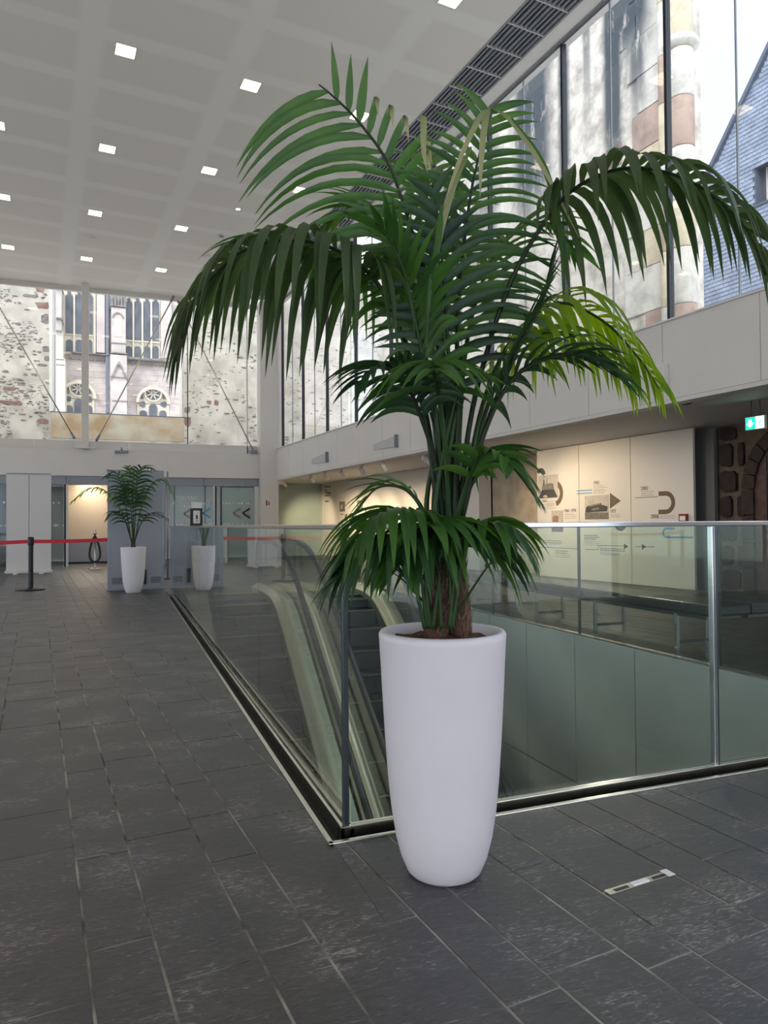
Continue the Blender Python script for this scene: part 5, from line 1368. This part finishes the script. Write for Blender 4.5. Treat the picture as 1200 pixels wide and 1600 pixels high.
# pale drooping blades from the top of the centre frond
for (a, b, c, d, mm) in (((768, 168, .04), (800, 190, .0), (850, 265, -.06), (905, 372, -.1), 'leaf_paletip'), ((766, 170, .02), (752, 180, -.03), (722, 240, -.08), (690, 330, -.1), 'leaf_paletip'), ((765, 168, .02), (758, 190, -.05), (752, 250, -.08), (750, 310, -.09), 'leaf_paletip'),
     ((660, 180, 0), (662, 190, -.02), (662, 235, -.04), (668, 270, -.05), 'leaf_paletip'), ((800, 185, .0), (850, 260, -.05), (875, 360, -.08), (880, 470, -.1), 'leaf_green'), ((690, 320, -.1), (684, 380, -.12), (672, 450, -.13), (665, 560, -.13), 'leaf_green'), ((736, 230, 0), (712, 280, -.05), (690, 360, -.08), (680, 430, -.1), 'leaf_paletip')):
    path = spline([pp(*q) for q in (a, b, c, d)], 12); mb = MB(); sd = CX.normalized(); vs = []; al = []
    for i, p in enumerate(path):
        f_ = i/12; ww = .011*min(1, .3+f_*4)*(1-max(0, (f_-.4)/.6)**1.6)+.0005; vs += [p+sd*ww, p+CD*-.004, p-sd*ww]; al += [f_ if mm != 'leaf_paletip' else .55+.4*f_]*3
    fs = []
    for i in range(12): q = i*3; fs += [(q, q+1, q+4, q+3), (q+1, q+2, q+5, q+4)]
    o = MB().add(vs, fs, True).build('blade', mm, palm, recalc=False); at_ = o.data.attributes.new('along', 'FLOAT', 'POINT'); at_.data.foreach_set('value', al)
# 4 big right arch, hanging
fr([(716, 820, .02), (738, 640, .02), (790, 460, -.02), (850, 348, -.06), (905, 290, -.12), (985, 262, -.2), (1080, 284, -.26), (1160, 350, -.3), (1196, 430, -.32)], 27, .47, .036, 6.2, 'leaf_bronze', start=.56, lift=.14, ang=(74, 26), seed=5, stem_m='stem_dark')
# 5 right, light yellow-green, hanging
fr([(724, 800, .1), (752, 640, .16), (800, 530, .2), (868, 474, .22), (940, 500, .22), (995, 556, .22), (1030, 608, .22)], 24, .46, .026, 6.0, 'leaf_yellow', start=.42, lift=.1, ang=(70, 25), seed=6)
fr([(724, 800, .12), (760, 640, .2), (812, 540, .28), (880, 520, .32), (950, 560, .34), (990, 610, .35)], 19, .38, .024, 6, 'leaf_yellow', start=.45, lift=.1, ang=(65, 25), seed=7)
# 6 right middle dark
fr([(722, 810, 0), (752, 690, -.03), (795, 600, -.06), (850, 562, -.1), (910, 556, -.12), (965, 590, -.13)], 12, .34, .034, 3.6, 'leaf_dark', start=.42, lift=.15, ang=(62, 22), seed=8, stem_m='stem_dark')
fr([(718, 800, 0), (765, 650, -.02), (812, 540, -.03), (848, 470, -.04), (868, 400, -.04)], 9, .26, .045, 3.0, 'leaf_dark', start=.45, lift=.1, ang=(30, 18), seed=9, stem_m='stem_dark')
# 7 small centre frond drooping towards the viewer, and its partner
fr([(702, 820, -.02), (696, 700, -.08), (684, 610, -.16), (676, 574, -.26), (676, 566, -.4), (678, 580, -.52)], 11, .30, .027, 5.5, 'leaf_green', start=.52, lift=.05, ang=(75, 30), seed=10)
fr([(694, 820, .0), (680, 720, -.02), (645, 620, -.08), (620, 578, -.12), (588, 572, -.2), (560, 600, -.26)], 15, .30, .027, 5.0, 'leaf_dark', start=.48, lift=.1, ang=(62, 30), seed=11, stem_m='stem_dark')
# 8 lower left, dense
fr([(690, 870, -.04), (672, 826, -.1), (634, 800, -.18), (590, 806, -.25), (548, 862, -.3)], 14, .36, .032, 5.6, 'leaf_green', start=.28, lift=.10, ang=(66, 25), seed=12)
fr([(686, 890, -.06), (664, 850, -.12), (628, 838, -.2), (580, 850, -.26), (528, 905, -.3)], 16, .36, .029, 5.4, 'leaf_dark', start=.28, lift=.08, ang=(62, 25), seed=13)
fr([(684, 870, 0), (662, 800, .04), (632, 764, .06), (590, 762, .08), (556, 800, .08)], 7, .22, .024, 3.6, 'leaf_green', start=.42, lift=.08, ang=(48, 28), seed=14)
# 9 lower front, broad leaflets hanging over the trunks
fr([(702, 880, -.06), (694, 832, -.14), (684, 812, -.24), (672, 822, -.34)], 9, .38, .042, 6.5, 'leaf_green', start=.22, lift=.06, ang=(80, 35), seed=15)
fr([(708, 880, -.05), (712, 836, -.12), (716, 822, -.2), (722, 840, -.28)], 8, .34, .038, 6.5, 'leaf_dark', start=.2, lift=.06, ang=(80, 35), seed=35)
fr([(700, 900, -.05), (690, 850, -.10), (650, 838, -.2), (628, 880, -.28)], 9, .34, .036, 6.5, 'leaf_green', start=.25, lift=.06, ang=(70, 30), seed=36)
fr([(714, 890, -.04), (732, 836, -.1), (760, 818, -.16), (795, 826, -.2), (824, 862, -.22)], 13, .29, .036, 6.5, 'leaf_green', start=.22, lift=.1, ang=(66, 30), seed=16)
for k, (x0, x1, y1) in enumerate(((664, 640, 880), (668, 655, 860), (672, 660, 850), (676, 690, 850), (702, 712, 850), (706, 722, 845), (690, 684, 840), (708, 700, 850))):
    petiole([pp(x0, 982, -.07), pp((x0+x1)/2, 930, -.075), pp(x1, y1, -.05)], .006)
# 10 right lower-mid
fr([(712, 830, .04), (735, 760, .05), (768, 722, .05), (800, 730, .04), (835, 775, .02)], 12, .26, .028, 5.0, 'leaf_green', start=.3, lift=.1, ang=(60, 28), seed=17)
fr([(708, 830, -.05), (728, 760, -.1), (752, 712, -.18), (780, 706, -.26), (800, 730, -.32)], 8, .20, .030, 4.5, 'leaf_green', start=.4, lift=.1, ang=(60, 28), seed=18)
# 11 small yellow-green one low at right
fr([(708, 968, -.02), (735, 925, -.04), (765, 882, -.06), (790, 868, -.07), (818, 884, -.08)], 9, .11, .016, 6, 'leaf_yellow', start=.58, lift=.1, ang=(60, 28), seed=19, stem_r=.004)
# 12 upper background fronds behind the centre
fr([(690, 800, .1), (672, 600, .16), (640, 430, .22), (600, 345, .3), (556, 322, .36), (510, 350, .4)], 20, .38, .030, 3.6, 'leaf_green', start=.44, lift=.12, ang=(66, 28), seed=20)
fr([(712, 800, .1), (726, 560, .18), (758, 430, .26), (808, 360, .34), (862, 350, .4), (905, 400, .44)], 18, .36, .028, 3.6, 'leaf_green', start=.44, lift=.12, ang=(66, 28), seed=21)
fr([(700, 800, .12), (694, 560, .2), (684, 400, .3), (672, 300, .42), (664, 250, .56), (662, 240, .7)], 16, .36, .030, 3.0, 'leaf_green', start=.5, lift=.1, ang=(66, 30), seed=22)
fr([(696, 800, .0), (680, 640, -.02), (655, 530, -.04), (636, 440, -.06), (612, 380, -.08), (585, 350, -.12)], 16, .34, .034, 3.2, 'leaf_green', start=.44, Nh=None, lift=.1, ang=(60, 30), seed=23)
fr([(706, 820, .0), (704, 640, .0), (700, 540, -.02), (694, 440, -.02), (684, 340, -.02), (676, 290, -.02)], 14, .30, .030, 3.6, 'leaf_dark', start=.38, Nh=toward, lift=.02, ang=(62, 40), seed=24, stem_m='stem_dark')
fr([(700, 960, 0), (660, 900, -.02), (630, 860, -.02), (596, 850, -.03), (566, 880, -.04)], 8, .22, .026, 5, 'leaf_green', start=.42, lift=.1, ang=(60, 28), seed=25, stem_r=.005)
fr([(690, 965, -.03), (652, 930, -.05), (625, 890, -.06), (604, 862, -.06)], 5, .2, .022, 2.5, 'leaf_green', start=.3, lift=.1, ang=(26, 14), seed=26, stem_r=.005)
flush(palm, 298)
rg = random.Random(3)
for k in range(16):
    a = rg.uniform(0, 2*PI)

# far palm beside the kiosk
q = at_z(208, 924)
palm2 = thing('potted_palm', 'smaller feathery palm in a white planter standing in front of the grey kiosk panel', 'potted palm', (q.x, 13.55, 0))
planter(palm2)
trunk(palm2, 0, 0, .79, .2, .035)
D2_ = (Vector((q.x, 13.55, 0))-CP).dot(CD)
def p2(px, py, dd=0): return at_d(px, py, D2_+dd)-Vector((q.x, 13.55, 0))
for i, (pts, n_, L_, m_) in enumerate((
    ([(207, 850, 0), (190, 800, 0), (165, 768, -.1), (140, 764, -.15), (112, 785, -.2)], 13, .34, 'leaf_yellow'),
    ([(206, 850, 0), (196, 790, 0), (188, 750, .1), (178, 738, .15), (166, 745, .2)], 14, .38, 'leaf_dark'),
    ([(209, 850, 0), (212, 790, 0), (214, 750, -.1), (222, 730, -.2), (240, 734, -.3)], 15, .40, 'leaf_dark'),
    ([(210, 850, 0), (222, 790, .1), (238, 756, .15), (256, 752, .2), (272, 776, .2)], 14, .36, 'leaf_green'),
    ([(207, 850, 0), (195, 812, -.2), (180, 800, -.35), (166, 812, -.4)], 9, .32, 'leaf_dark'),
    ([(209, 850, 0), (222, 815, -.15), (240, 802, -.25), (262, 812, -.3)], 9, .30, 'leaf_dark'),
    ([(208, 850, 0), (205, 800, -.1), (200, 770, -.25), (196, 762, -.45)], 10, .36, 'leaf_dark'),
    ([(208, 850, 0), (208, 790, .1), (205, 745, .25), (200, 728, .45)], 12, .38, 'leaf_green'))):
    frond(palm2, [p2(*p) for p in pts], n_, L_, .035, 4.5, m_, start=.42, lift=.12, ang=(64, 28), seed=40+i, stem_r=.01)
flush(palm2, 0)
